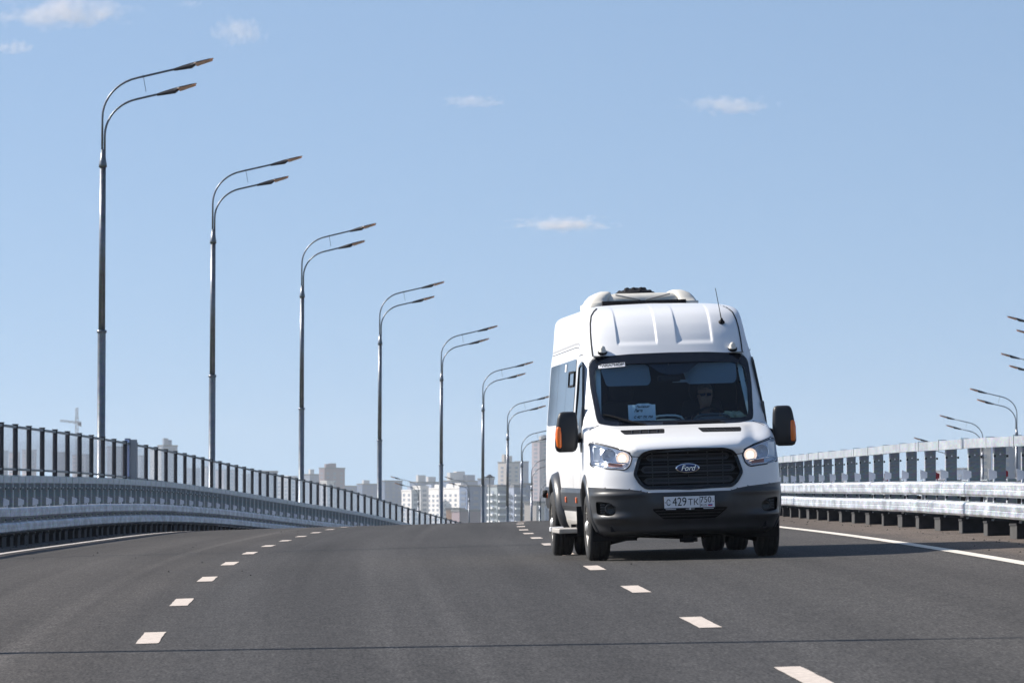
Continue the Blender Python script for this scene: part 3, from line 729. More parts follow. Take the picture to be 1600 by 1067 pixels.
# patches and strips lying on the skin
def fpt(x, z, off=0): return (x, yf(x, z)+off, z)
def strip(name, A, Bo, m, parent, off=-.006, closed=True, mapf=None, back=.03):
    mapf = mapf or (lambda a, b, o: fpt(a, b, o))
    n = len(A); K_ = 4 if math.hypot(A[0][0]-Bo[0][0], A[0][1]-Bo[0][1]) > .04 else 1
    V = []
    for k_ in range(K_): V += [mapf(a[0]+(b[0]-a[0])*k_/K_, a[1]+(b[1]-a[1])*k_/K_, off) for a, b in zip(A, Bo)]
    V += [mapf(b[0], b[1], off) for b in Bo]+[mapf(b[0], b[1], back) for b in Bo]+[mapf(a[0], a[1], .004) for a in A]
    F = []
    for i in range(n if closed else n-1):
        j = (i+1) % n
        for r in range(K_+2): F.append((r*n+i, r*n+j, (r+1)*n+j, (r+1)*n+i))
    return mesh(name, V, F, m, parent, False)
def offsetp(P, d):
    out = []; n = len(P); A = sum(P[i-1][0]*P[i][1]-P[i][0]*P[i-1][1] for i in range(n)); s = 1 if A > 0 else -1
    for i in range(n):
        a, b = Vector(P[i-1]), Vector(P[(i+1) % n]); t = (b-a); t = t.normalized() if t.length > 1e-9 else Vector((1, 0)); nrm = Vector((-t.y, t.x))*s
        out.append((P[i][0]+nrm.x*d, P[i][1]+nrm.y*d))
    return out
def patch(name, P, m, parent, off=0, res=.03, mapf=None, smooth=True, thick=0):
    mapf = mapf or (lambda a, b, o: fpt(a, b, o))
    xs = [p[0] for p in P]; zs = [p[1] for p in P]; x0, x1, z0, z1 = min(xs), max(xs), min(zs), max(zs)
    nx = max(int((x1-x0)/res), 2); nz = max(int((z1-z0)/res), 2); g = {}; V2 = []; F = []
    def vid(i, j):
        if (i, j) not in g: g[(i, j)] = len(V2); V2.append([x0+(x1-x0)*i/nx, z0+(z1-z0)*j/nz])
        return g[(i, j)]
    for i in range(nx):
        for j in range(nz):
            if inside(P, x0+(x1-x0)*(i+.5)/nx, z0+(z1-z0)*(j+.5)/nz): F.append((vid(i, j), vid(i+1, j), vid(i+1, j+1), vid(i, j+1)))
    cnt = {}
    for f in F:
        for a, b in zip(f, f[1:]+f[:1]): k = (min(a, b), max(a, b)); cnt[k] = cnt.get(k, 0)+1
    for k in set(v for e, c in cnt.items() if c == 1 for v in e):
        d, q = nearest(P, *V2[k]); V2[k] = list(q)
    return mesh(name, [mapf(a, b, off) for a, b in V2], F, m, parent, smooth)
def recess(name, P, m, parent, depth=.06, shrink=.0, off=.0, backm=None):
    Q = offsetp(P, shrink); n = len(P); cx = sum(p[0] for p in P)/n; cz = sum(p[1] for p in P)/n
    V = [fpt(a, b, off) for a, b in P]+[(a, yf(a, b)+depth, b) for a, b in Q]; F = [(i, (i+1) % n, n+(i+1) % n, n+i) for i in range(n)]
    o = mesh(name, V, F, m, parent); 
    patch(name+'_back', Q, backm or m, o, depth, .05)
    return o
def line(name, pts, w, m, parent, off=-.0025, mapf=None):
    mapf = mapf or (lambda a, b, o: fpt(a, b, o))
    P = []
    for a, b in zip(pts, pts[1:]):
        n = max(int(math.hypot(b[0]-a[0], b[1]-a[1])/.03), 1); P += [(a[0]+(b[0]-a[0])*k/n, a[1]+(b[1]-a[1])*k/n) for k in range(n)]
    P.append(pts[-1]); L, R_ = [], []
    for i, p in enumerate(P):
        a, b = Vector(P[max(i-1, 0)]), Vector(P[min(i+1, len(P)-1)]); t = (b-a).normalized(); nn = Vector((-t.y, t.x))*w/2
        L.append((p[0]+nn.x, p[1]+nn.y)); R_.append((p[0]-nn.x, p[1]-nn.y))
    n = len(P); V = [mapf(*q, off) for q in L]+[mapf(*q, off) for q in R_]
    return mesh(name, V, [(i, i+1, n+i+1, n+i) for i in range(n-1)], m, parent)
# windscreen
wsA, wsB = densify(WS_O, .03), None
n_ = 96
def resample(P, n):
    Q = P+[P[0]]; L = [0]
    for a, b in zip(Q, Q[1:]): L.append(L[-1]+math.hypot(b[0]-a[0], b[1]-a[1]))
    out = []
    for k in range(n):
        s = L[-1]*k/n; i = max(j for j in range(len(L)-1) if L[j] <= s+1e-12); t = (s-L[i])/((L[i+1]-L[i]) or 1); out.append((Q[i][0]+(Q[i+1][0]-Q[i][0])*t, Q[i][1]+(Q[i+1][1]-Q[i][1])*t))
    return out
ws = patch('windscreen', WS_I, mGLS, van, -.002, .05)
def radial(Pi, Po, n=120):
    """pair points of two nested outlines by direction from the middle"""
    cx = 0; cz = 1.75; A, B_ = [], []
    def hit(P, w):
        c, s = math.cos(w), math.sin(w); best = None
        for i in range(len(P)):
            a = P[i]; b = P[(i+1) % len(P)]; dx, dz = b[0]-a[0], b[1]-a[1]; det = c*(-dz)+dx*s
            if abs(det) < 1e-12: continue
            rx, rz = a[0]-cx, a[1]-cz; t = (rx*(-dz)+dx*rz)/det; u = (c*rz-s*rx)/det
            if t > 0 and -1e-6 <= u <= 1+1e-6 and (best is None or t > best): best = t
        return (cx+c*best, cz+s*best)
    for k in range(n):
        w = 2*PI*k/n; A.append(hit(Po, w)); B_.append(hit(Pi, w))
    return A, B_
A_, B_ = radial(WS_I, WS_O, 144)
strip('windscreen_border', A_, B_, mFRIT, ws, -.010, back=.01)
line('panel_gap', [(x, z+.006) for x, z in WS_O[:]][::-1][:1]+[(x*1.004, z+.003) for x, z in WS_O], .007, mMBK, ws, -.001)
# black sunstrip bulge and sensor pod at the top middle
pod = patch('sensor_pod', roundp([(-.26, 2.04), (-.12, 1.93), (-.04, 1.905), (.10, 1.905), (.18, 1.93), (.33, 2.04)], .03), mFRIT, ws, .012, .04)
# sticker with the word for chartered
st = patch('window_sticker', [(-.745, 1.985+.005), (-.47, 2.0+.005), (-.47, 2.045+.003), (-.745, 2.032)], mPLT, van, -.016, .03)
tx = text_obj('ЗАКАЗНОЙ', .052, 'sticker_text', mINK, st, (0, 0, 0), ext=.0, fat=.0022)
xs = [v.co.x for v in tx.data.vertices]; x0_, x1_ = min(xs), max(xs)
for v in tx.data.vertices:
    a = (v.co.x-x0_)/(x1_-x0_); x = -.735+.255*a; v.co = Vector(fpt(x, 2.0155+.013*a+v.co.y*.72, -.019))
tx.matrix_local = Matrix.Identity(4)
# wiper
def tubef(name, pts, r, m, parent, off): mb = MB(); mb.tube([fpt(x, z, off) for x, z in pts], r, 6); return mb.build(name, m, parent)
wp = tubef('wiper', [(-.33, 1.385), (-.50, 1.425), (-.60, 1.455)], .011, mMBK, van, -.035); tubef('wiper_blade', [(-.745, 1.505), (-.60, 1.465), (-.45, 1.418), (-.36, 1.395)], .009, mMBK, wp, -.022)
wp = tubef('wiper', [(.50, 1.385), (.25, 1.392), (.0, 1.398)], .010, mMBK, van, -.035); tubef('wiper_blade', [(.45, 1.402), (.2, 1.402), (-.15, 1.400)], .008, mMBK, wp, -.022)
# bonnet seams, vents
for s in (-1, 1):
    line('panel_gap', [(s*.50, 1.055), (s*.555, 1.06), (s*.575, 1.063)], .008, mMBK, body)
    line('panel_gap', [(s*.58, 1.10), (s*.70, 1.153), (s*.86, 1.203), (s*.955, 1.232)], .008, mMBK, body)
    line('panel_gap', [(s*.80, 1.395), (s*.88, 1.365), (s*.93, 1.33)], .006, mMBK, body)
    line('roof_seam', [(s*.79, 2.125), (s*.792, 2.25), (s*.787, 2.38), (s*.775, 2.48), (s*.752, 2.56), (s*.71, 2.61), (s*.66, 2.645)], .014, mMBK, body, -.007)
    P = VR if s > 0 else VL
    rc = recess('bonnet_vent', P, mMBK, body, .05)
    for k in range(1, 5):
        x = s*(.185+.43*k/5); mb = MB(); mb.add([fpt(x, 1.297, .0), fpt(x+.008, 1.297, .0), fpt(x+.008-s*.02, 1.333, .0), fpt(x-s*.02, 1.333, .0), fpt(x, 1.297, .02), fpt(x+.008, 1.297, .02), fpt(x+.008-s*.02, 1.333, .02), fpt(x-s*.02, 1.333, .02)], [(0, 1, 2, 3), (4, 5, 6, 7), (0, 3, 7, 4), (1, 2, 6, 5)]); mb.build('vent_rib', mGRB, rc)
    # roof marker lamp
    x, z = s*.685, 2.165; mb = MB(); mb.lathe([(-.0, .042), (.012, .042), (.014, .036), (.045, .030), (.062, .018), (.066, .001)], 14, 'z'); o = mb.build('marker_lamp', mCREAM, body, True); o.matrix_local = Matrix.Translation(fpt(x, z, -.012)) @ Matrix.Rotation(.35, 4, 'X')
    mb = MB(); mb.lathe([(-.02, .048), (.006, .05), (.008, .001)], 14, 'z'); mb.build('lamp_base', mMBK, o)
# grille
gr = recess('grille', GR, mGRB, van, .075, .005, backm=mMBK)
A2 = GR; strip('grille_frame', offsetp(GR, -.012), offsetp(GR, .022), mBLK, gr, -.012, back=.03)
def gring(z0, z1, x0, w, nm):
    xm = (x0+.0); P = roundp(sym([(0, z0), (x0-.03, z0), (x0, (z0+z1)/2), (x0-.03, z1), (0, z1)]), .02); Q = offsetp(P, w)
    strip(nm, P, Q, mGRILLEBAR, gr, .012, back=.05)
mGRILLEBAR = mat('grille_bar', (.035, .037, .042), .5)
gring(1.008, 1.075, .43, .022, 'grille_bar'); gring(.885, .962, .485, .022, 'grille_bar'); gring(.775, .842, .46, .022, 'grille_bar')
for z in (1.098, .985, .862, .752, .925, 1.04, .808):
    x1 = interp(z, [(.72, .40), (.875, .52), (1.05, .46), (1.12, .33)]); mb = MB(); xs = np.linspace(-x1, x1, 17)
    V = []
    for x in xs:
        for (o_, h) in ((.028, -.006), (.028, .006), (.05, .006), (.05, -.006)): V.append(fpt(x, z+h, o_))
    mb.add(V, [(4*i+k, 4*i+(k+1) % 4, 4*i+4+(k+1) % 4, 4*i+4+k) for i in range(16) for k in range(4)]); mb.build('grille_slat', mGRB, gr)
for x in (-.36, -.2, .2, .36):
    mb = MB(); mb.box(x-.005, x+.005, 0, .02, .74, 1.1, Matrix.Translation((0, yc(.9)+dz_(.9)*(1-math.sqrt(1-(abs(x)/.985)**NE))+.045, 0))); mb.build('grille_rib', mGRB, gr)
# oval badge with the maker's name
def ellipse_disc(name, cx, cz, a, b, y, d, m, parent, n=40, dome=.0):
    mb = MB(); V = [(cx+a*math.cos(2*PI*k/n), y+d, cz+b*math.sin(2*PI*k/n)) for k in range(n)]+[(cx+a*math.cos(2*PI*k/n), y+.004, cz+b*math.sin(2*PI*k/n)) for k in range(n)]+[(cx+.9*a*math.cos(2*PI*k/n), y, cz+.88*b*math.sin(2*PI*k/n)) for k in range(n)]+[(cx, y-dome, cz)]
    F = [(k, (k+1) % n, n+(k+1) % n, n+k) for k in range(n)]+[(n+k, n+(k+1) % n, 2*n+(k+1) % n, 2*n+k) for k in range(n)]+[(2*n+k, 2*n+(k+1) % n, 3*n) for k in range(n)]
    mb.add(V, F); return mb.build(name, m, parent, True)
yb = yc(.93)-.03
bd = ellipse_disc('badge', -.012, .929, .123, .050, yb, .05, mCHR, gr, dome=.0); ellipse_disc('badge_field', -.012, .929, .110, .041, yb-.004, .01, mBLUE, bd)
text_obj('Ford', .082, 'badge_text', mCHR, bd, (-.012, yb-.009, .927), width=.150, shear=.35, ext=.002)
# lower grille and fog lamps
lg = recess('lower_grille', LG, mGRB, bumper, .05, backm=mMBK)
for z in (.44, .47, .50):
    x1 = interp(z, [(.41, .26), (.52, .37)]); mb = MB(); mb.add(sum([[fpt(x, z-.005, .015), fpt(x, z+.005, .015), fpt(x, z+.005, .04), fpt(x, z-.005, .04)] for x in np.linspace(-x1, x1, 9)], []), [(4*i+k, 4*i+(k+1) % 4, 4*i+4+(k+1) % 4, 4*i+4+k) for i in range(8) for k in range(4)]); mb.build('grille_slat', mGRB, lg)
for s, P in ((1, FGR), (-1, FGL)):
    rc = recess('fog_lamp_recess', P, mMBK, bumper, .07, .006)
    x, z = s*.795, .535; y = yf(x, z)+.015; mb = MB(); mb.lathe([(0, .056), (.02, .056), (.07, .05)], 20, 'y', (x, y, z)); mb.lathe([(0, .056), (-.004, .050), (.004, .044)], 20, 'y', (x, y, z)); fo = mb.build('fog_lamp', mPL, rc, True)
    mb = MB(); mb.lathe([(.01, .001), (.006, .03), (.006, .045)], 20, 'y', (x, y, z)); mb.build('fog_lens', mBLK, fo, True)
    for k in range(4): mb = MB(); xx = s*.865; mb.box(xx-.022, xx+.022, yf(xx, .5)+.02, yf(xx, .5)+.05, .492+.026*k, .508+.026*k); mb.build('lamp_fin', mPL, rc)
# headlights
mHB = mat('headlamp_bowl', (.85, .88, .92), .28, .45); mHS = mat('headlamp_surround', (.80, .85, .93), .35, .2)
for s, P in ((1, HLR), (-1, HLL)):
    hl = recess('headlight', P, mHS, van, .10, .012, backm=mHS)
    def bowl(name, x, z, r, m, parent, yy):
        mb = MB(); mb.lathe([(0, r), (.02, r*.92), (.045, r*.6), (.055, r*.25), (.056, .001)], 24, 'y', (x, yy, z)); return mb.build(name, m, parent, True)
    x, z = s*.655, 1.045; y = yf(x, z)+.025
    b1 = bowl('dipped_reflector', x, z, .066, mHB, hl, y)
    mb = MB(); mb.lathe([(.034, .001), (.034, .026), (.040, .040)], 16, 'y', (x, y, z)); mb.build('bulb', mLIT, b1, True)
    x, z = s*.785, 1.075; y = yf(x, z)+.03; b2 = bowl('main_reflector', x, z, .068, mHB, hl, y); mb = MB(); mb.lathe([(-.005, .066), (-.008, .070), (.0, .073), (.02, .07)], 24, 'y', (x, y, z)); mb.build('reflector_rim', mCHR, b2, True)
    mb = MB(); mb.tube([(x, y+.05, z), (x, y+.01, z)], .012, 8); mb.build('bulb', mHB, b2, True)
    mb = MB(); mb.add([fpt(s*.66, .955, .02), fpt(s*.80, .965, .02), fpt(s*.80, 1.0, .03), fpt(s*.66, .985, .03)], [(0, 1, 2, 3)]); mb.build('indicator', mat('indicator_glass', (.42, .20, .16), .3) if 'indicator_glass' not in MATS else MATS['indicator_glass'], hl)
    mb = MB(); mb.tube([fpt(s*.60, .985, .012), fpt(s*.66, 1.0, .012), fpt(s*.72, .998, .012), fpt(s*.80, 1.01, .012), fpt(s*.93, 1.02, .012)], .009, 6); mb.build('trim_bar', mCHR, hl, True)
    mb = MB(); mb.tube([fpt(s*.615, .975, .01), fpt(s*.655, .945, .01), fpt(s*.80, .958, .01), fpt(s*.93, .985, .01)], .007, 6); mb.build('trim_bar', mCHR, hl, True)
    mb = MB(); mb.box(min(s*.86, s*.93), max(s*.86, s*.93), yf(.89, 1.1)+.03, yf(.89, 1.1)+.05, 1.03, 1.17); mb.build('side_reflector', mHB, hl)
    patch('headlight_lens', P, mCLR, hl, -.004, .03); strip('headlight_seal', offsetp(P, -.007), offsetp(P, .003), mMBK, hl, -.005, back=.01)
# number plate
yp = yc(.58)-.045
mb = MB(); mb.box(-.275, .253, yp, yp+.04, .505, .652); ph = bevel(mb.build('number_plate_holder', mMBK, bumper), .004, 1)
mb = MB(); mb.box(-.268, .246, yp-.006, yp, .528, .644); pl = mb.build('number_plate', mPLT, ph)
def ptx(t, sz, x, z, w=None): return text_obj(t, sz, 'plate_text', mINK, pl, (x, yp-.0075, z), width=w, ext=.0008)
ptx('С', .088, -.225, .580, .040); ptx('429', .122, -.112, .586, .142); ptx('ТК', .088, .028, .580, .105); ptx('750', .088, .155, .602, .112); ptx('RUS', .034, .132, .548, .060)
mb = MB(); mb.box(.094, .098, yp-.008, yp-.006, .530, .642); mb.build('plate_divider', mINK, pl)
for k, c in enumerate(((.8, .8, .8), (.02, .06, .4), (.6, .02, .02))): mb = MB(); mb.box(.178, .222, yp-.008, yp-.006, .558-.009*k, .567-.009*k); mb.build('flag_stripe', mat('flag_%d' % k, c, .5), pl)
mb = MB(); mb.box(-.262, -.254, yp-.008, yp-.006, .580, .590); mb.box(.226, .234, yp-.008, yp-.006, .580, .590); b_ = mb.build('plate_screws', mINK, pl); b_['kind'] = 'stuff'
mb = MB(); mb.box(-.255, -.15, yp-.002, yp, .513, .519); mb.build('holder_print', mPLT, ph); mb = MB(); mb.box(.13, .235, yp-.002, yp, .513, .519); mb.build('holder_print', mPLT, ph); mb = MB(); mb.box(-.05, .04, yp-.002, yp, .514, .518); mb.lathe([(-.002, .001), (-.002, .009), (0, .009)], 12, 'y', (-.006, yp-.001, .516)); mb.build('holder_print', mPLT, ph)
# underbody: closed floor, axle, arms, hook, mudflap
mb = MB(); mb.box(-.80, .80, -.75, 5.6, .30, .42); ub = mb.build('underbody', mMBK, van)
mb = MB(); mb.tube([(-.80, .0, .30), (-.45, .05, .27), (.0, .05, .255), (.45, .05, .27), (.80, 0, .30)], [.05, .045, .06, .045, .05], 8); mb.build('front_axle', mMBK, ub)
for s in (-1, 1):
    mb = MB(); mb.tube([(s*.80, .02, .175), (s*.62, .03, .215), (s*.45, .05, .255), (s*.30, .1, .27)], [.03, .03, .035, .03], 8); mb.build('suspension_arm', mMBK, ub)
    mb = MB(); mb.tube([(s*.66, .0, .20), (s*.66, .0, .55)], .045, 8); mb.build('strut', mMBK, ub)
mb = MB(); mb.tube([(0, 3.75, .33), (.0, 3.75, .33), (.65, 3.75, .33)], [.14, .13, .06], 10); mb.tube([(0, 3.75, .33), (-.65, 3.75, .33)], [.13, .06], 10); mb.build('rear_axle', mMBK, ub)
mb = MB(); mb.box(-.05, .05, -.75, -.70, .17, .28); mb.tube([(-.09, -.73, .20), (.09, -.73, .20)], .024, 8); mb.build('tow_hook', mMBK, ub)
mb = MB(); mb.box(-.35, .2, -.5, .4, .245, .31); bevel(mb.build('engine_tray', mMBK, ub), .03, 1)
for s in (-1, 1): mb = MB(); mb.box(s*.93-.115, s*.93+.115, .46, .475, .26, .56); mb.build('mudflap', mMBK, ub)
for s in (-1, 1): mb = MB(); mb.box(s*.86-.09, s*.86+.09, -.44, .46, .3, .8) if False else None
# wheel housings, dark inside
for yy in (0, 3.75):
    for s in (-1, 1):
        mb = MB(); mb.lathe([(s*.50, .46), (s*.955, .46)], 24, 'x', (0, yy, .36), -.35+0, PI+.35); mb.box(min(s*.46, s*.50), max(s*.46, s*.50), yy-.46, yy+.46, .3, .82)
        mb.build('wheel_housing', mMBK, body)
# wheels
def wheel(s, x, yy, outer=True):
    w = .235; tp = [(-w/2+.01, .215), (-w/2, .25), (-w/2+.004, .30), (-w/2+.018, .330), (-w/2+.035, .345)]
    mb = MB(); prof = [(-.085, .205), (-.112, .225), (-.1175, .26), (-.112, .305), (-.098, .338), (-.080, .349), (-.062, .352), (-.058, .343), (-.050, .343), (-.046, .354), (-.012, .355), (-.008, .345), (.008, .345), (.012, .355), (.046, .354), (.050, .343), (.058, .343), (.062, .352), (.080, .349), (.098, .338), (.112, .305), (.1175, .26), (.112, .225), (.085, .205)]
    mb.lathe([(x+a, r*1.005) for a, r in prof], 48, 'x', (0, yy, .352))
    o = mb.build('wheel', mRUB, van, True)
    d = s if outer else -s
    mb = MB(); mb.lathe([(x+d*.095, .21), (x+d*.10, .215), (x+d*.085, .20), (x+d*.03, .185), (x+d*.02, .15), (x+d*.06, .12), (x+d*.075, .075), (x+d*.11, .06), (x+d*.125, .035), (x+d*.126, .001)], 30, 'x', (0, yy, .352)); rim = mb.build('rim', mRIM, o, True)
    mb = MB(); mb.lathe([(x-d*.1, .205), (x+d*.09, .205)], 24, 'x', (0, yy, .352)); mb.lathe([(x-d*.02, .2), (x-d*.02, .001)], 24, 'x', (0, yy, .352)); mb.build('rim_barrel', mMBK, o)
    if outer:
        for k in range(6):
            a = k*PI/3; mb = MB(); cy, cz = yy+math.cos(a)*.095, .352+math.sin(a)*.095; mb.tube([(x+d*.06, cy, cz), (x+d*.10, cy, cz)], .014, 6); mb.build('wheel_nut', mMBK, rim)
    return o
for s in (-1, 1):
    wheel(s, s*.872, 0); wheel(s, s*.962, 3.75); wheel(s, s*.705, 3.75, False)
# flared arches
def arch(s, yy, ro, ri, dx, name='wheel_arch_trim', a0=-.12, a1=PI+.12):
    V = []; n = 40
    for k in range(n+1):
        a = a0+(a1-a0)*k/n; c, q = math.cos(a), math.sin(a)
        for (r, xo) in ((ri-.01, -.03), (ri, dx*.8), (ri+.025, dx), (ro-.03, dx*.75), (ro, .004), (ro, -.02)):
            z = .36+q*r; y = yy+c*r; bx_ = wz(max(z, .3)); 
            yy_f = yc(max(z, .26))+dz_(max(z, .26))
            if y < yy_f:   # follow the rounded corner forward of the wheel
                D = dz_(z); t = min(max((yy_f-y)/D, 0), 1); t = min(t, .93); bx_ = wz(max(z, .3))*(1-t**2)**(1/NE)
            V.append((s*(bx_+xo), y, z))
    F = [(6*i+k, 6*i+k+1, 6*i+7+k, 6*i+6+k) for i in range(n) for k in range(5)]
    return mesh(name, V, F, mPL, van, True)
for s in (-1, 1): arch(s, 0, .53, .452, .022); arch(s, 3.75, .56, .452, .085)
# flank cladding, sill, side glass
def spt(s): return lambda y, z, o: (s*(wz(z)-o), y, z)
for s in (-1, 1):
    def slab(name, y0, y1, z0, z1, off, m, parent, z1b=None):
        zs = np.linspace(z0, z1, 6); P = [(off, zs[0])]; V = []; F = []
        ys = np.linspace(y0, y1, 10)
        for y in ys:
            V.append((s*(wz(z0)-.01), y, z0))
            for k, z in enumerate(zs): V.append((s*(wz(z)+off*(1 if 0 < k < 5 else .5)), y, z))
            V.append((s*(wz(z1)-.01), y, z1))
        n = 8
        for i in range(9):
            for k in range(n-1): F.append((i*n+k, i*n+k+1, (i+1)*n+k+1, (i+1)*n+k))
        F.append(tuple(range(n))); F.append(tuple(9*n+k for k in range(n)))
        return mesh(name, V, F, m, parent, False)
    c1 = slab('flank_cladding', .50, 3.21, .505, .745, .018, mPL, van); slab('flank_cladding', 4.29, 5.65, .505, .745, .018, mPL, van)
    for yy in (.95, 2.4):
        mb = MB(); mb.box(min(s*(wz(.6)+.018), s*(wz(.6)+.034)), max(s*(wz(.6)+.018), s*(wz(.6)+.034)), yy, yy+.09, .59, .65); bevel(mb.build('side_marker', mORM, c1), .004, 1)
    slab('sill', .50, 3.2, .29, .40, .006, mSTEP, van)
    # door furniture
    gl = patch('door_window', DW, mDGL, van, .006, .08, spt(s)); strip('window_seal', offsetp(DW, -.018), offsetp(DW, .012), mBLK, gl, -.004, mapf=spt(s), back=.02)
    sg = patch('side_window', roundp([(1.72, 1.43), (5.45, 1.43), (5.45, 2.09), (1.72, 2.115)], .05), mTNT, van, -.006, .12, spt(s)); 
    Pw = roundp([(1.86, 1.82), (2.62, 1.82), (2.62, 1.99), (1.86, 1.99)], .02); strip('vent_window_frame', Pw, offsetp(Pw, .022), mMBK, sg, -.016, mapf=spt(s), back=.0)
    for yy in (2.95, 4.2): line('glass_joint', [(yy, 1.44), (yy, 2.1)], .012, mMBK, sg, -.0085, spt(s))
    mb = MB(); mb.add([spt(s)(3.05, 2.0, -.009), spt(s)(3.25, 2.0, -.009), spt(s)(3.25, 2.08, -.009), spt(s)(3.05, 2.08, -.009)], [(0, 1, 2, 3)]); mb.build('glass_sticker', mPLT, sg)
    line('panel_gap', [(.47, 1.38), (.44, 1.1), (.50, .92), (.50, .75)], .009, mMBK, body, -.002, spt(s)); line('panel_gap', [(1.56, .45), (1.56, 2.1), (1.45, 2.14), (1.05, 2.15)], .009, mMBK, body, -.002, spt(s))
    line('panel_gap', [(1.60, 2.245), (1.75, 2.275), (2.2, 2.28), (5.5, 2.25)], .022, mMBK if s > 0 else mat('seam_shade', (.35, .35, .36), .6) if 'seam_shade' not in MATS else MATS['seam_shade'], body, -.002, spt(s))  # wide strip paints the shadow of the roof-side crease
    line('panel_gap', [(1.60, 2.21), (1.75, 2.235), (2.2, 2.24), (5.5, 2.215)], .007, mMBK, body, -.002, spt(s))
    mb = MB(); x = wz(1.31); mb.box(min(s*(x-.01), s*(x+.035)), max(s*(x-.01), s*(x+.035)), 1.62, 1.86, 1.29, 1.325); dh = bevel(mb.build('door_handle', mPL, van), .008, 2)
    mb = MB(); mb.box(min(s*(x-.01), s*(x+.008)), max(s*(x-.01), s*(x+.008)), 1.60, 1.9, 1.265, 1.35); bevel(mb.build('handle_bowl', mMBK, dh), .004, 1)
    # mirror
    mr = empty('mirror_arm'); 
    bpy.data.objects.remove(mr)
    mb = MB(); x = wz(1.4)
    V = [(s*(x-.02), .42, 1.10), (s*(x-.02), .60, 1.22), (s*(x-.02), .62, 1.42), (s*(x-.03), .50, 1.55), (s*(x+.006), .40, 1.10), (s*(x+.008), .60, 1.22), (s*(x+.008), .62, 1.42), (s*(x-.012), .52, 1.60)]
    V = [(s*(wz(z)+o), y, z) for (y, z, o) in ((.38, 1.12, -.02), (.75, 1.30, -.02), (.75, 1.40, -.02), (.52, 1.60, -.02), (.38, 1.12, .014), (.75, 1.30, .014), (.75, 1.40, .014), (.52, 1.60, .010))]
    mb.add(V, [(0, 1, 2, 3), (7, 6, 5, 4), (0, 4, 5, 1), (1, 5, 6, 2), (2, 6, 7, 3), (3, 7, 4, 0)]); mo = mb.build('mirror', mPL, van)
    mb = MB(); mb.tube([(s*(x-.01), .48, 1.285), (s*(x+.05), .42, 1.262), (s*1.07, .36, 1.262)], [.05, .045, .05], 8); mb.build('mirror_arm', mMBK, mo, True)
    # housing: stacked rounded sections
    V = []; hs = [(1.125, .07, .03), (1.14, .10, .05), (1.18, .118, .062), (1.25, .122, .068), (1.36, .118, .068), (1.47, .105, .06), (1.515, .095, .052), (1.538, .078, .036), (1.545, .05, .02)]
    for (z, hw, hd) in hs:
        cx = s*(1.135+.0*(z-1.3)) - s*.012*(z-1.3)/.2
        for k in range(20):
            a = 2*PI*k/20; ca, sa = math.cos(a), math.sin(a); e = .55
            V.append((cx+hw*math.copysign(abs(ca)**e, ca), .33+hd*math.copysign(abs(sa)**e, sa), z))
    F = [(20*i+k, 20*i+(k+1) % 20, 20*i+20+(k+1) % 20, 20*i+20+k) for i in range(len(hs)-1) for k in range(20)]+[tuple(range(20))[::-1], tuple(len(V)-20+k for k in range(20))]
    hh = mesh('mirror_housing', V, F, mMIR, mo, True) if 'mMIR' in globals() else None
    if hh is None:
        mMIR = mat('mirror_plastic', (.022, .022, .024), .42); hh = mesh('mirror_housing', V, F, mMIR, mo, True)
    mb = MB(); V = []
    for z, hw in ((1.172, .02), (1.19, .036), (1.25, .044), (1.32, .044), (1.375, .034), (1.39, .02)):
        for k in range(10):
            a = 2*PI*k/10; V.append((s*(1.218+.0)+hw*math.cos(a)*.9, .305+.055*math.sin(a), z))
    mb.add(V, [(10*i+k, 10*i+(k+1) % 10, 10*i+10+(k+1) % 10, 10*i+10+k) for i in range(5) for k in range(10)]+[tuple(range(10))[::-1], tuple(50+k for k in range(10))]); mb.build('mirror_indicator', mAMB, mo, True)
    # stalk marker lamp at the rear corner
    mb = MB(); mb.tube([(s*.95, 5.3, .66), (s*1.01, 5.3, .665)], .028, 8); mk = mb.build('stalk_marker', mMBK, van, True); mb = MB(); mb.tube([(s*1.00, 5.3, .665), (s*1.05, 5.3, .67)], [.045, .04], 10); mb.build('marker_cap', mMBK, mk, True); mb = MB(); mb.tube([(s*.975, 5.26, .65), (s*1.005, 5.26, .655)], [.03, .035], 10); mb.build('marker_glass', mORM, mk, True)
# entrance step on the door side
mb = MB(); mb.box(-1.20, -.90, .95, 2.0, .275, .325); sp_ = bevel(mb.build('entrance_step', mSTEP, van), .008, 1)
mb = MB(); mb.box(-1.215, -1.07, 2.01, 2.12, .285, .335); bevel(mb.build('step_end', mPLT, sp_), .006, 1)
for yy in (1.1, 1.85): mb = MB(); mb.box(-1.0, -.75, yy, yy+.05, .30, .36); mb.build('step_bracket', mMBK, sp_)
# aerial
ax, az = .605, 2.445; A0 = Vector(fpt(ax, az, -.004)); mb = MB(); mb.lathe([(0, .035), (.012, .032), (.02, .02), (.05, .01), (.055, .005)], 12, 'z'); an = mb.build('aerial', mMBK, body, True); an.matrix_local = Matrix.Translation(A0) @ Matrix.Rotation(.6, 4, 'X')
mb = MB(); mb.tube([A0+Vector((0, .01, .03)), A0+Vector((-.008, .08, .13)), A0+Vector((-.03, .24, .37))], [.007, .004, .0035], 6); w_ = mb.build('aerial_rod', mMBK, body)
w_.name = 'aerial_rod'
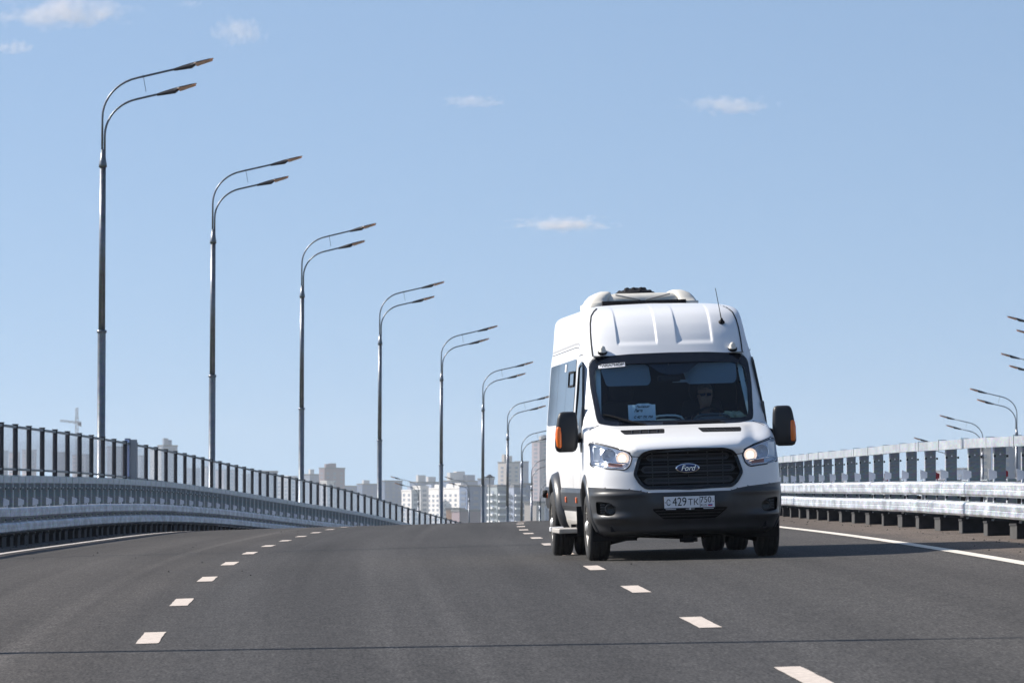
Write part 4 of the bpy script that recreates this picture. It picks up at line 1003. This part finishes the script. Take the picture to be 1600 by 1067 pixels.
# roof air conditioner
ac = empty('roof_unit'); bpy.data.objects.remove(ac)
AY = 4.15
def blob(name, secs, m, parent, n=20, e=.6):
    V = []
    for (z, cx, cy, hw, hd) in secs:
        for k in range(n):
            a = 2*PI*k/n; ca, sa = math.cos(a), math.sin(a); V.append((cx+hw*math.copysign(abs(ca)**e, ca), cy+hd*math.copysign(abs(sa)**e, sa), z))
    F = [(n*i+k, n*i+(k+1) % n, n*i+n+(k+1) % n, n*i+n+k) for i in range(len(secs)-1) for k in range(n)]+[tuple(range(n))[::-1], tuple(len(V)-n+k for k in range(n))]
    return mesh(name, V, F, m, parent, True)
acb = blob('air_conditioner', [(2.69, 0, AY, .50, .50), (2.74, 0, AY, .51, .52), (2.80, 0, AY, .50, .50), (2.845, 0, AY, .46, .44), (2.855, 0, AY, .35, .3)], mCREAM, van, 28, .4)
for s in (-1, 1):
    blob('side_pod', [(2.655, s*.50, AY, .125, .60), (2.75, s*.50, AY, .125, .60), (2.756, s*.49, AY, .113, .57), (2.80, s*.468, AY, .110, .53), (2.845, s*.435, AY, .10, .47), (2.872, s*.405, AY, .075, .38), (2.884, s*.40, AY, .045, .28), (2.886, s*.40, AY, .02, .2)], mCREAM, acb, 20, .42)
mb = MB(); mb.box(-.46, .46, AY-.66, AY-.54, 2.70, 2.765); mb.build('condenser_slot', mMBK, acb)
for s in (-1, 1): mb = MB(); mb.tube([(s*.03, AY-.53, 2.775), (s*.30, AY-.50, 2.835)], .008, 6); mb.build('brace_rib', mSTEP, acb)
fan = blob('fan_guard', [(2.85, -.04, AY, .24, .24), (2.875, -.04, AY, .21, .21), (2.905, -.04, AY, .12, .12), (2.925, -.04, AY, .03, .03)], mMBK, acb, 20, 1)
rn2 = random.Random(5)
for k in range(14):
    a = k*2*PI/14; r_ = .10+.07*(k % 2); mb = MB(); mb.lathe([(0, .03), (.018, .022), (.024, .001)], 8, 'z', (-.04+r_*math.cos(a), AY+r_*math.sin(a), 2.875+.03*(1-(k % 2)))); mb.build('fan_blade', mMBK, fan)

# cabin
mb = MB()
V = [(-.86, 1.9, .5), (.86, 1.9, .5), (.80, 1.9, 2.45), (-.80, 1.9, 2.45)]; mb.add(V, [(0, 1, 2, 3)])  # near-black sheet added for the deep shade behind the seats, no bulkhead there
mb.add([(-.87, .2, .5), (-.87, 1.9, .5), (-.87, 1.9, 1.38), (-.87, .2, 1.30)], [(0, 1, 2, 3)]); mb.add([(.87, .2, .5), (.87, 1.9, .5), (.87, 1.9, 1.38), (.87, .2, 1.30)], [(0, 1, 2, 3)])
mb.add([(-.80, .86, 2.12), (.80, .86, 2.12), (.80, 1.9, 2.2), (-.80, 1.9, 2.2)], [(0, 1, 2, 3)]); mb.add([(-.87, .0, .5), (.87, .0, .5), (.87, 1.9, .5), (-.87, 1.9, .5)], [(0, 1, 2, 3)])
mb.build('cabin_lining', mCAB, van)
def cabx(z): return wz(z)-.075
mb = MB()
for s in (-1, 1):
    V = []
    for z in (1.42, 1.6, 1.8, 2.0, 2.08):
        w = wz(z)*.85; V += [(s*w, yf(w, z)+.03, z), (s*(w+.0), yf(w, z)+.19, z), (s*(w-.05), yf(w-.05, z)+.06, z)]
    mbp = MB(); mbp.add(V, [(3*i, 3*i+3, 3*i+5, 3*i+2) for i in range(4)]+[(3*i+1, 3*i+4, 3*i+5, 3*i+2) for i in range(4)]); mbp.build('pillar_trim', mTRIM, van)
# dashboard
V = []; sec = []
for x in np.linspace(-.84, .84, 29):
    h = 1.405+.055*math.exp(-((x-.41)/.20)**4)+.045*math.exp(-((x+.06)/.19)**4); sec.append((x, h))
for x, h in sec: V += [(x, .30+.25*(abs(x)/.85)**2, 1.36), (x, .46+.1*(abs(x)/.85)**2, h-.01), (x, .60, h), (x, .78, h-.02), (x, .86, 1.20), (x, .86, .8)]
F = [(6*i+k, 6*i+6+k, 6*i+7+k, 6*i+1+k) for i in range(28) for k in range(5)]
da = mesh('dashboard', V, F, mDSH, van, True)
for cx, w in ((-.06, .17), (.41, .19)):
    mb = MB(); mb.tube([(cx-w, .56, 1.425), (cx-w*.85, .55, 1.458), (cx-w*.5, .545, 1.475), (cx, .54, 1.478), (cx+w*.5, .545, 1.475), (cx+w*.85, .55, 1.458), (cx+w, .56, 1.425)], .012, 6); mb.build('dash_hood', mTRIM if cx < 0 else mDSH, da, True)
mb = MB(); mb.box(-.15, .03, .50, .52, 1.428, 1.437); mb.build('dash_chrome', mCHR, da)
mb = MB(); P = [( .41+.19*math.cos(a), .86-.065*math.sin(a)*1.0+.0, 1.37+.175*math.sin(a)) for a in np.linspace(0, 2*PI, 33)]; mb.tube(P, .016, 8, False); sw = mb.build('steering_wheel', mMBK, van, True)
mb = MB(); mb.lathe([(-.03, .001), (-.03, .05), (.02, .065)], 16, 'y', (.41, .87, 1.37)); mb.box(.23, .59, .855, .875, 1.355, 1.385); mb.build('wheel_hub', mMBK, sw)
for (x0, x1, z0, z1, sl_) in ((-.72, -.20, 1.80, 2.02, .05), (.13, .70, 1.80, 2.02, -.05)):
    P = roundp([(x0+.05, z0), (x1-.03, z0), (x1, z0+.05), (x1-(.02 if x0 < 0 else .0), z1-.02), (x1-.06, z1), (x0+.02, z1), (x0, z1-.05)], .03); n = len(P)
    mb = MB(); mb.prism(P, lambda a, b, d: (a, .80-.55*(2.02-b)*.6+d, b), .015); mb.build('sun_visor', mVIS, van)
mb = MB(); mb.box(.02, .20, .70, .71, 1.82, 1.85); mb.build('visor_clip', mVIS, van)
mb = MB(); mb.box(-.14, .10, .64, .68, 1.83, 1.895); rm = bevel(mb.build('rear_view_mirror', mMBK, van), .02, 2); mb = MB(); mb.tube([(-.02, .66, 1.89), (-.02, .74, 2.02)], .012, 6); mb.build('mirror_stem', mMBK, rm)
for cx in (-.45, .41):
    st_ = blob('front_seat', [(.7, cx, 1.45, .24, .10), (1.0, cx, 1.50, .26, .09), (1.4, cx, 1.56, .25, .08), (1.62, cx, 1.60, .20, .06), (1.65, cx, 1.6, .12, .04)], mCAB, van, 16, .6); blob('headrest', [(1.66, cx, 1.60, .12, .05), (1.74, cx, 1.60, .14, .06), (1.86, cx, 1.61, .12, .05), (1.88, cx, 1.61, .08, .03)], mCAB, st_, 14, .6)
van_M = VM

# ------------------------------------------------------------------ driver
drv = empty('person', M=VM); tag(drv, 'driver in a dark shirt and dark sunglasses behind the wheel of the white minibus', 'person')
mSKIN = mat('skin', (.42, .23, .16), .55); mSHIRT = mat('dark_shirt', (.018, .022, .04), .85); mHAIR = mat('short_hair', (.10, .08, .07), .8); mSUNG = mat('sunglasses_dark', (.01, .012, .05), .12)
def skin_chain(name, verts, edges, radii, m, parent, lvl=2):
    me = bpy.data.meshes.new(name); me.from_pydata(verts, edges, []); o = bpy.data.objects.new(name, me); COL.objects.link(o)
    sk_ = o.modifiers.new('s', 'SKIN'); sk_.use_smooth_shade = True; ss = o.modifiers.new('d', 'SUBSURF'); ss.levels = lvl; ss.render_levels = lvl
    for i, r_ in enumerate(radii): me.skin_vertices[0].data[i].radius = (r_, r_) if not isinstance(r_, tuple) else r_
    me.skin_vertices[0].data[0].use_root = True
    bpy.context.view_layer.update(); dg = bpy.context.evaluated_depsgraph_get(); m2 = bpy.data.meshes.new_from_object(o.evaluated_get(dg)); bpy.data.objects.remove(o)
    m2.materials.clear(); m2.materials.append(m); q = bpy.data.objects.new(name, m2); COL.objects.link(q); q.parent = parent; return q
cx = .41
vt = [(cx, 1.30, .78), (cx, 1.33, 1.0), (cx, 1.33, 1.22), (cx, 1.32, 1.40), (cx, 1.29, 1.50), (cx, 1.27, 1.56), (cx, 1.25, 1.64),
      (cx-.18, 1.32, 1.41), (cx-.25, 1.18, 1.20), (cx-.17, .96, 1.34), (cx-.155, .90, 1.42), (cx+.18, 1.32, 1.41), (cx+.25, 1.18, 1.20), (cx+.17, .96, 1.34), (cx+.155, .90, 1.42),
      (cx-.12, 1.05, .78), (cx-.14, .75, .82), (cx-.14, .62, .52), (cx+.12, 1.05, .78), (cx+.14, .75, .82), (cx+.14, .62, .52)]
ed = [(0, 1), (1, 2), (2, 3), (3, 4), (4, 5), (5, 6), (3, 7), (7, 8), (8, 9), (9, 10), (3, 11), (11, 12), (12, 13), (13, 14), (0, 15), (15, 16), (16, 17), (0, 18), (18, 19), (19, 20)]
rd = [.15, .15, .16, .13, .06, .056, .06, .068, .05, .036, .03, .068, .05, .036, .03, .09, .075, .055, .09, .075, .055]
bd_ = skin_chain('body', vt, ed, rd, mSHIRT, drv)
# head with face
V = []; hs = [(1.565, .045, .05, 0), (1.585, .058, .075, -.012), (1.61, .066, .088, -.012), (1.64, .072, .094, -.008), (1.67, .076, .096, -.002), (1.70, .078, .098, .0), (1.73, .078, .098, .004), (1.76, .074, .094, .006), (1.785, .06, .078, .008), (1.80, .04, .05, .008), (1.806, .015, .02, .008)]
for (z, a, b_, yo) in hs:
    for k in range(24):
        w = 2*PI*k/24; x = a*math.sin(w); y = -b_*math.cos(w); f = max(math.cos(w), 0)
        y += -.018*math.exp(-((z-1.665)/.022)**2)*math.exp(-(x/.014)**2)*f+.008*math.exp(-((z-1.695)/.014)**2)*math.exp(-((abs(x)-.03)/.015)**2)*f-.005*math.exp(-((z-1.632)/.008)**2)*math.exp(-(x/.022)**2)*f-.006*math.exp(-((z-1.592)/.012)**2)*math.exp(-(x/.02)**2)*f
        V.append((cx+x, 1.235+y+yo, z))
hd_ = mesh('head', V, [(24*i+k, 24*i+(k+1) % 24, 24*i+24+(k+1) % 24, 24*i+24+k) for i in range(len(hs)-1) for k in range(24)]+[tuple(range(24))[::-1], tuple(len(V)-24+k for k in range(24))], mSKIN, drv, True)
mb = MB(); mb.tube([(cx, 1.27, 1.50), (cx, 1.25, 1.60)], [.055, .052], 12); mb.build('neck', mSKIN, drv, True)
for s in (-1, 1):
    mb = MB(); mb.lathe([(0, .001), (.004, .018), (.012, .02), (.018, .001)], 10, 'x', (cx+s*.074-.009, 1.245, 1.675)); mb.build('ear', mSKIN, hd_, True)
mb = MB(); V = []
for z, a, b_ in ((1.72, .081, .10), (1.75, .082, .102), (1.785, .07, .088), (1.808, .045, .055), (1.816, .01, .015)):
    for k in range(20):
        w = 2*PI*k/20; V.append((cx+a*math.sin(w), 1.246-b_*math.cos(w)+(.02 if math.cos(w) > .3 and z < 1.745 else 0), z))
mb.add(V, [(20*i+k, 20*i+(k+1) % 20, 20*i+20+(k+1) % 20, 20*i+20+k) for i in range(4) for k in range(20)]); mb.build('hair', mHAIR, hd_, True)
gs = MB()
for s in (-1, 1): gs.prism(roundp([(s*.008, 1.674), (s*.056, 1.674), (s*.064, 1.704), (s*.008, 1.708)] if s > 0 else [(-.008, 1.674), (-.008, 1.708), (-.064, 1.704), (-.056, 1.674)], .012), lambda a, b, d: (cx+a, 1.122+d+abs(a)*.25, b), .006)
gs.tube([(cx-.012, 1.128, 1.70), (cx+.012, 1.128, 1.70)], .003, 5)
for s in (-1, 1): gs.tube([(cx+s*.058, 1.135, 1.698), (cx+s*.078, 1.17, 1.698), (cx+s*.079, 1.24, 1.69)], .003, 5)
gs.build('sunglasses', mSUNG, hd_, True)
mb = MB(); mb.tube([(cx-.02, 1.137, 1.628), (cx, 1.133, 1.630), (cx+.02, 1.137, 1.628)], .003, 5); mb.build('mouth', mat('lips', (.30, .12, .10), .6), hd_)
# hands closed on the rim
for s in (-1, 1):
    hx, hy, hz_ = cx+s*.155, .885, 1.43
    mb = MB(); mb.lathe([(-.042, .001), (-.036, .026), (0, .034), (.034, .026), (.042, .001)], 10, 'z', (hx, hy+.02, hz_)); hnd = mb.build('hand', mSKIN, drv, True)
    for k in range(4):
        zz = hz_-.03+.02*k; L_ = (.9, 1.05, 1, .8)[k]; mb = MB(); mb.tube([(hx, hy, zz), (hx-s*.01, hy-.035*L_, zz), (hx-s*.035, hy-.045*L_, zz), (hx-s*.045, hy-.02, zz)], [.010, .010, .009, .008], 7); mb.build('finger', mSKIN, hnd, True)
    mb = MB(); mb.tube([(hx, hy+.01, hz_+.03), (hx-s*.03, hy-.01, hz_+.048), (hx-s*.045, hy-.03, hz_+.045)], [.012, .011, .009], 7); mb.build('thumb', mSKIN, hnd, True)
# paper notice on the dash
pn = empty('paper_notice', M=VM); tag(pn, 'creased white paper notice with handwriting standing on the dash behind the windscreen', 'notice')
V = []; 
for i in range(9):
    for j in range(5):
        x = -.475+.285*i/8; z = 1.432+.165*j/4+(.012 if 2 < i < 7 and j == 4 else 0); V.append((x, .45+.012*(abs(i-4) % 2)+(.03*j/4)+(-.02*math.cos((x+.33)*9)), z))
F = [(5*i+j, 5*i+j+1, 5*i+6+j, 5*i+5+j) for i in range(8) for j in range(4)]
mesh('sheet', V, F, mPAP, pn)
def wr(t, s, x, z, w): text_obj(t, s, 'handwriting', mINK, pn, (x, .415, z), width=w, shear=.3, ext=.0005, fat=.0012)
wr('Пансионат', .028, -.325, 1.575, .14); wr('Лиза', .040, -.375, 1.535, .09); wr('С 429 ТК 750', .032, -.325, 1.468, .20)
# crumpled cloth at the other end of the dash
rn3 = random.Random(9); bm = bmesh.new(); bmesh.ops.create_icosphere(bm, subdivisions=3, radius=1)
for v in bm.verts:
    c = v.co; k = 1+.18*math.sin(c.x*7+c.y*4)+.12*math.sin(c.z*11+c.x*9); v.co = Vector((c.x*.13*k, c.y*.08*k, max(c.z, -.2)*.055*k-.012*c.x*6*.3))
me = bpy.data.meshes.new('folded_cap'); bm.to_mesh(me); bm.free(); me.materials.append(mat('beige_cloth', (.46, .45, .30), .9, noise=(14, .35))); me.polygons.foreach_set('use_smooth', [True]*len(me.polygons))
cp = bpy.data.objects.new('folded_cap', me); COL.objects.link(cp); cp.matrix_world = VM @ Matrix.Translation((.66, .62, 1.445)); tag(cp, 'crumpled beige cap lying on the dash at the driver side corner of the windscreen', 'cap')

# ------------------------------------------------------------------ the city beyond the bridge
def at(x, Y): return (x-800)/8746.4*Y
def zt(y, Y): return (837-y)/8746.4*Y
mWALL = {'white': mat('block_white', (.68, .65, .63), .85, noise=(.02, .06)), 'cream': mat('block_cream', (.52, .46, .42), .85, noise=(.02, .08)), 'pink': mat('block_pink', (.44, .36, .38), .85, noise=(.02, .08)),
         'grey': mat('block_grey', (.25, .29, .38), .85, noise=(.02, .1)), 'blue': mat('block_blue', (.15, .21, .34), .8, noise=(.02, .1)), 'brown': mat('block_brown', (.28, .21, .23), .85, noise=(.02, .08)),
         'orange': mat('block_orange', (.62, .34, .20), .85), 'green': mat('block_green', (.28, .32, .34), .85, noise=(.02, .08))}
mWIN = mat('far_window', (.20, .23, .29), .35); mROOF = mat('far_roof', (.16, .16, .17), .9); mBALC = mat('far_balcony', (.70, .70, .70), .8); mRED = mat('red_sign', (.5, .06, .05), .6)
def building(xl, xc, xr, yt, Y, c, label, fl=3.1, bay=6, balc=False, roof=(), win=True, ang=45, group=None):
    """corner nearest the camera at xc; the left, sunlit face runs back from it to xl and the right face to xr"""
    r = empty('apartment_building', (at(xc, Y), Y, -24)); tag(r, label, 'building', group)
    k = Y/8746.4; A = math.radians(ang); wl_ = max((xc-xl)*k/math.cos(A), 6); wr_ = max((xr-xc)*k/math.sin(A), 6); H = zt(yt, Y)+24
    dl = Vector((-math.cos(A), math.sin(A), 0)); dr = Vector((math.sin(A), math.cos(A), 0))
    def bx(m, a0, a1, b0, b1, z0, z1):
        V = [dl*a+dr*b+Vector((0, 0, z)) for z in (z0, z1) for b in (b0, b1) for a in (a0, a1)]
        m.add(V, [(0, 2, 3, 1), (4, 5, 7, 6), (0, 1, 5, 4), (2, 6, 7, 3), (0, 4, 6, 2), (1, 3, 7, 5)])
    m = MB(); bx(m, 0, wl_, 0, wr_, 0, H); m.build('wall', mWALL[c], r)
    m = MB(); bx(m, -.3, wl_+.3, -.3, wr_+.3, H, H+.9); rf = m.build('roof', mROOF if c != 'white' else mWALL['white'], r)
    for (fa, fb, hh, cc) in roof:
        m = MB(); bx(m, wl_*fa, wl_*(fa+.3), wr_*fb, wr_*(fb+.3), H+.9, H+.9+hh*.55); m.build('roof_house', mWALL[cc], rf)
    if win:
        m = MB(); b2 = MB(); z = 3
        while z < H-2.5:
            for (L_, d, o) in ((wl_, dl, -dr), (wr_, dr, -dl)):
                n = max(int(L_/bay), 1)
                for i in range(n):
                    a = (i+.5)*L_/n; w = bay*.22; p = d*a+Vector((0, 0, z))+o*.15
                    m.add([p-d*w, p+d*w, p+d*w+Vector((0, 0, 1.6)), p-d*w+Vector((0, 0, 1.6)), p-d*w-o*.4, p+d*w-o*.4, p+d*w+Vector((0, 0, 1.6))-o*.4, p-d*w+Vector((0, 0, 1.6))-o*.4],
                          [(0, 1, 2, 3), (0, 4, 5, 1), (3, 2, 6, 7), (0, 3, 7, 4), (1, 5, 6, 2)])
                    if balc and i % 2 == 0:
                        q = p+o*.2; e = Vector((0, 0, 1.0)); w2 = bay*.45
                        b2.add([q-d*w2-e*.6, q+d*w2-e*.6, q+d*w2+e*.3, q-d*w2+e*.3, q-d*w2-e*.6+o*1.2, q+d*w2-e*.6+o*1.2, q+d*w2+e*.3+o*1.2, q-d*w2+e*.3+o*1.2],
                               [(4, 5, 6, 7), (0, 4, 7, 3), (1, 2, 6, 5), (0, 1, 5, 4), (3, 7, 6, 2)])
            z += fl
        w_ = m.build('windows', mWIN, r); w_['kind'] = 'stuff'
        if balc: w_ = b2.build('balconies', mBALC, r); w_['kind'] = 'stuff'
    return r
B = building
B(627, 643, 646, 767, 3600, 'white', 'white slab block at the left end of the white flats behind the left lamps', roof=((.3, .2, 4, 'grey'),), ang=62)
B(645, 657, 660, 761, 3640, 'white', 'narrow taller white block, second of the white flats', ang=62)
B(660, 687, 690, 764, 3680, 'white', 'wide white slab block with a red sign, middle of the white flats', roof=((.1, .2, 4, 'white'), (.6, .2, 4, 'grey')), ang=62)
B(691, 724, 729, 763, 3620, 'white', 'white slab block at the right end of the white flats above a sand coloured house', roof=((.2, .2, 5, 'white'), (.6, .2, 4, 'white')), ang=62)
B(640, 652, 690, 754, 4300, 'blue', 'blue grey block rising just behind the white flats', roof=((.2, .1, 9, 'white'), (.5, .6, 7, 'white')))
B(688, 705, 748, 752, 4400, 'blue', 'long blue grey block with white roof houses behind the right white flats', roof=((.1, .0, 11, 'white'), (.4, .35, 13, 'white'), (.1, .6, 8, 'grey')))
B(706, 716, 718, 796, 2500, 'orange', 'low sand coloured house at the foot of the white flats', win=False, ang=25)
B(716, 718, 751, 799, 2450, 'brown', 'low brown hall beside the sand coloured house', win=False, ang=55)
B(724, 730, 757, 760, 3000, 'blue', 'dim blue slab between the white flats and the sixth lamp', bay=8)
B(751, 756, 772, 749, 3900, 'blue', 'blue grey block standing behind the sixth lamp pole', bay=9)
B(762, 777, 781, 760, 2600, 'green', 'grey green tower with stacked balconies right of the sixth lamp', balc=True, ang=62)
B(788, 803, 806, 761, 2650, 'grey', 'grey tower with white balconies beside the seventh lamp', balc=True, ang=62)
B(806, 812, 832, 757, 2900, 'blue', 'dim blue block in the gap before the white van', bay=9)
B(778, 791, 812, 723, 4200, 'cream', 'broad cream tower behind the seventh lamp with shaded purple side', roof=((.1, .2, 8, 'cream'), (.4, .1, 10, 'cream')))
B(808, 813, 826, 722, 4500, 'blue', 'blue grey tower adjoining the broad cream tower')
B(831, 843, 862, 691, 4300, 'pink', 'tallest tower, pink and purple, half hidden by the white van', roof=((.1, .2, 7, 'cream'), (.3, .5, 9, 'grey')), bay=8)
B(824, 838, 841, 786, 2300, 'cream', 'low cream block at the crest just left of the white van', win=False, ang=35)
B(842, 852, 870, 790, 2350, 'grey', 'low grey block touching the rear of the white van', ang=35)
B(474, 484, 503, 742, 4600, 'grey', 'pale grey block above the left railing by the third lamp', roof=((.1, .1, 7, 'white'),))
B(499, 507, 538, 732, 4300, 'brown', 'brown purple block with an orange lit side above the left railing', roof=((.1, .1, 5, 'brown'), (.5, .4, 6, 'brown')))
B(503, 511, 520, 753, 3600, 'white', 'small white house fronts under the brown purple block')
B(528, 536, 566, 760, 4700, 'blue', 'low blue grey row right of the brown purple block')
B(560, 566, 596, 757, 4500, 'blue', 'blue grey block left of the fourth lamp pole', roof=((.1, .1, 5, 'white'),))
B(596, 601, 628, 752, 4200, 'blue', 'blue block between the fourth lamp pole and the white flats')
B(400, 406, 433, 737, 4200, 'blue', 'dark blue block peeping over the left railing')
B(430, 452, 464, 745, 4400, 'white', 'white low block peeping over the railing left of the third lamp')
B(233, 252, 256, 702, 3800, 'white', 'white block top peeping over the screen between the first two lamps', win=False)
B(249, 255, 276, 697, 4100, 'grey', 'ragged grey block top beside the white one over the screen', roof=((.1, .1, 9, 'grey'), (.5, .5, 7, 'blue')))
SL = ['first', 'second', 'third', 'fourth', 'fifth', 'sixth', 'seventh', 'eighth', 'ninth', 'tenth', 'eleventh', 'twelfth']
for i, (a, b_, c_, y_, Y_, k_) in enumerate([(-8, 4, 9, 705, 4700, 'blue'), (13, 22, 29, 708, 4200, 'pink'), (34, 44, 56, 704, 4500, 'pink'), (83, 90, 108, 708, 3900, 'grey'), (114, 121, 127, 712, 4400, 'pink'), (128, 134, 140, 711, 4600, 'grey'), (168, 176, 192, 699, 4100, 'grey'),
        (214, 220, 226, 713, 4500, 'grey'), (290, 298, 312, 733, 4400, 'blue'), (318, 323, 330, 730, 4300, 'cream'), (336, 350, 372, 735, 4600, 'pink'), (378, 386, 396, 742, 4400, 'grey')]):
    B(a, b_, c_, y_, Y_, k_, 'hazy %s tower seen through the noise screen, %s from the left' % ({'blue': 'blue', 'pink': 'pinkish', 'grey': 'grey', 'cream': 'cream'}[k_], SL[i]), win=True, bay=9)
for i, (a, b_, c_, y_, Y_, k_, lb) in enumerate([(1228, 1236, 1262, 752, 4300, 'cream', 'low cream row glimpsed in the first gaps of the right guard rail'), (1290, 1330, 1362, 742, 4300, 'cream', 'cream and grey row glimpsed between the middle posts of the right guard rail'),
        (1352, 1362, 1412, 748, 4000, 'blue', 'blue grey block glimpsed between the middle posts of the right guard rail'), (1448, 1500, 1512, 736, 4600, 'pink', 'long pinkish row glimpsed through the right guard rail'), (1500, 1506, 1536, 733, 3300, 'blue', 'blue block left of the beige tower behind the right guard rail'),
        (1534, 1547, 1550, 697, 2500, 'cream', 'slim beige tower with window rows behind the right guard rail'), (1564, 1567, 1626, 690, 2300, 'blue', 'wide blue slab tower at the right edge behind the guard rail')]):
    B(a, b_, c_, y_, Y_, k_, lb, ang=40 if i != 5 else 25)
# tower crane and high mast light
Yk = 3000; k = Yk/8746.4; r = empty('tower_crane', (at(120, Yk), Yk, -24)); tag(r, 'hazy tower crane with a long arm over the left end of the screen', 'crane'); mC = mat('crane_paint', (.22, .20, .22), .7)
H = zt(660, Yk)+24
def lattice(name, a, b, w, par):
    a = Vector(a); b = Vector(b); m = MB(); d = (b-a); n = max(int(d.length/(w*1.2)), 2); t = d.normalized(); s1 = Vector((0, 1, 0)); s2 = t.cross(s1).normalized()
    for p_ in (s1, -s1):
        for q_ in (s2, -s2): m.tube([a+p_*w/2+q_*w/2, b+p_*w/2+q_*w/2], .10, 4)
    for i in range(n):
        f0 = a+t*d.length*i/n; f1 = a+t*d.length*(i+1)/n; s = 1 if i % 2 else -1
        m.tube([f0+s2*w/2*s, f1-s2*w/2*s], .12, 4); m.tube([f0+s1*w/2*s, f1-s1*w/2*s], .12, 4)
    return m.build(name, mC, par)
lattice('mast', (0, 0, 0), (0, 0, H+3), 1.5, r); lattice('jib', (0, 0, H), (-26*k, 0, H+1), 1.0, r); lattice('counter_jib', (0, 0, H), (7*k, 0, H), 1.0, r)
m = MB(); m.box(5.4*k, 7*k, -.8, .8, H-2.2, H); m.build('counterweight', mC, r); lattice('tower_head', (0, 0, H+2), (0, 0, H+8), 1.2, r); m = MB(); m.box(.8, 2.0, -.8, .8, H-1.8, H-.2); m.build('cab', mC, r)
Yk = 1500; k = Yk/8746.4; r = empty('high_mast_light', (at(765, Yk), Yk, -24)); tag(r, 'slender high mast light with a dark ring of lamps over the flats', 'mast light')
H = zt(745, Yk)+24; m = MB(); m.tube([(0, 0, 0), (0, 0, H)], [.35, .15], 8); m.build('pole', mPOLE, r); m = MB(); m.lathe([(H-.3, .3), (H-.3, 1.0), (H+.1, 1.0), (H+.7, .2)], 12, 'z'); m.build('lamp_ring', mLHEAD, r)
for w in range(6):
    m = MB(); c_, s_ = math.cos(w*PI/3), math.sin(w*PI/3); m.box(-.25, .25, -.2, .2, -.15, .15, Matrix.Translation((c_*1.15, s_*1.15, H-.1)) @ Matrix.Rotation(w*PI/3, 4, 'Z')); m.build('lamp', mLHEAD, r)

# ------------------------------------------------------------------ haze and clouds
hm = bpy.data.materials.new('haze_air'); hm.use_nodes = True; nt = hm.node_tree; nt.nodes.remove(nt.nodes['Principled BSDF'])
pv_ = nt.nodes.new('ShaderNodeVolumePrincipled'); pv_.inputs['Color'].default_value = (.86, .91, .97, 1); pv_.inputs['Density'].default_value = HAZE; pv_.inputs['Anisotropy'].default_value = .1
nt.links.new(pv_.outputs[0], nt.nodes['Material Output'].inputs['Volume'])
mb = MB(); mb.box(-15500, 15500, -2400, 6500, -25.5, 125); hz = mb.build('haze', hm); tag(hz, kind='stuff')
def cloud(px, py, w, h, dens, seed, label, thick=1):
    Y = 13000; k = Y/8746.4; X, Z = at(px, Y), zt(py, Y)
    bm = bmesh.new(); bmesh.ops.create_icosphere(bm, subdivisions=3, radius=1); me = bpy.data.meshes.new('cloud'); bm.to_mesh(me); bm.free()
    o = bpy.data.objects.new('cloud', me); COL.objects.link(o); o.location = (X, Y, Z); o.scale = (w*k/2*1.5, h*k*.9, h*k/2*1.6)
    m = bpy.data.materials.new('cloud_vapour'); m.use_nodes = True; nt = m.node_tree; N = nt.nodes; Lk = nt.links; N.remove(N['Principled BSDF'])
    v = N.new('ShaderNodeVolumePrincipled'); v.inputs['Color'].default_value = (1, .94, .93, 1); v.inputs['Anisotropy'].default_value = 0
    tc = N.new('ShaderNodeTexCoord'); ln = N.new('ShaderNodeVectorMath'); ln.operation = 'LENGTH'; Lk.new(tc.outputs['Object'], ln.inputs[0])
    nz = N.new('ShaderNodeTexNoise'); nz.inputs['Scale'].default_value = 2.1; nz.inputs['Detail'].default_value = 5; mp = N.new('ShaderNodeMapping'); mp.inputs['Location'].default_value = (seed*3.1, seed, 0); mp.inputs['Scale'].default_value = (2.4, 1, .9)
    Lk.new(tc.outputs['Object'], mp.inputs[0]); Lk.new(mp.outputs[0], nz.inputs[0])
    sb = N.new('ShaderNodeMath'); sb.operation = 'MULTIPLY_ADD'; sb.inputs[1].default_value = 2.2; Lk.new(nz.outputs[0], sb.inputs[0])
    ng = N.new('ShaderNodeMath'); ng.operation = 'MULTIPLY_ADD'; ng.inputs[1].default_value = -1.35; ng.inputs[2].default_value = -.28; Lk.new(ln.outputs['Value'], ng.inputs[0]); Lk.new(ng.outputs[0], sb.inputs[2])
    mr = N.new('ShaderNodeMapRange'); mr.inputs[1].default_value = 0; mr.inputs[2].default_value = .55; mr.inputs[3].default_value = 0; mr.inputs[4].default_value = dens*.0014; Lk.new(sb.outputs[0], mr.inputs[0])
    Lk.new(mr.outputs[0], v.inputs['Density']); Lk.new(v.outputs[0], N['Material Output'].inputs['Volume']); me.materials.append(m)
    try: m.cycles.volume_step_rate = 1
    except Exception: pass
    tag(o, label, 'cloud', 'small clouds in the blue sky')
for a in [(98, 18, 215, 52, 9, 1, 'largest pale cloud in the top left corner'), (18, 74, 72, 24, 9, 2, 'small pale cloud at the left edge under the largest one'), (372, 48, 90, 46, 5, 3, 'faint ragged cloud above the tallest lamp'), (297, 4, 40, 16, 5, 4, 'tiny cloud wisp at the top edge'),
          (740, 158, 110, 20, 10, 5, 'thin cloud left of centre, high in the sky'), (1140, 164, 140, 30, 10, 6, 'thin cloud high in the sky above the van'), (880, 350, 165, 24, 24, 7, 'brightest thin cloud just above the van')]: cloud(*a)
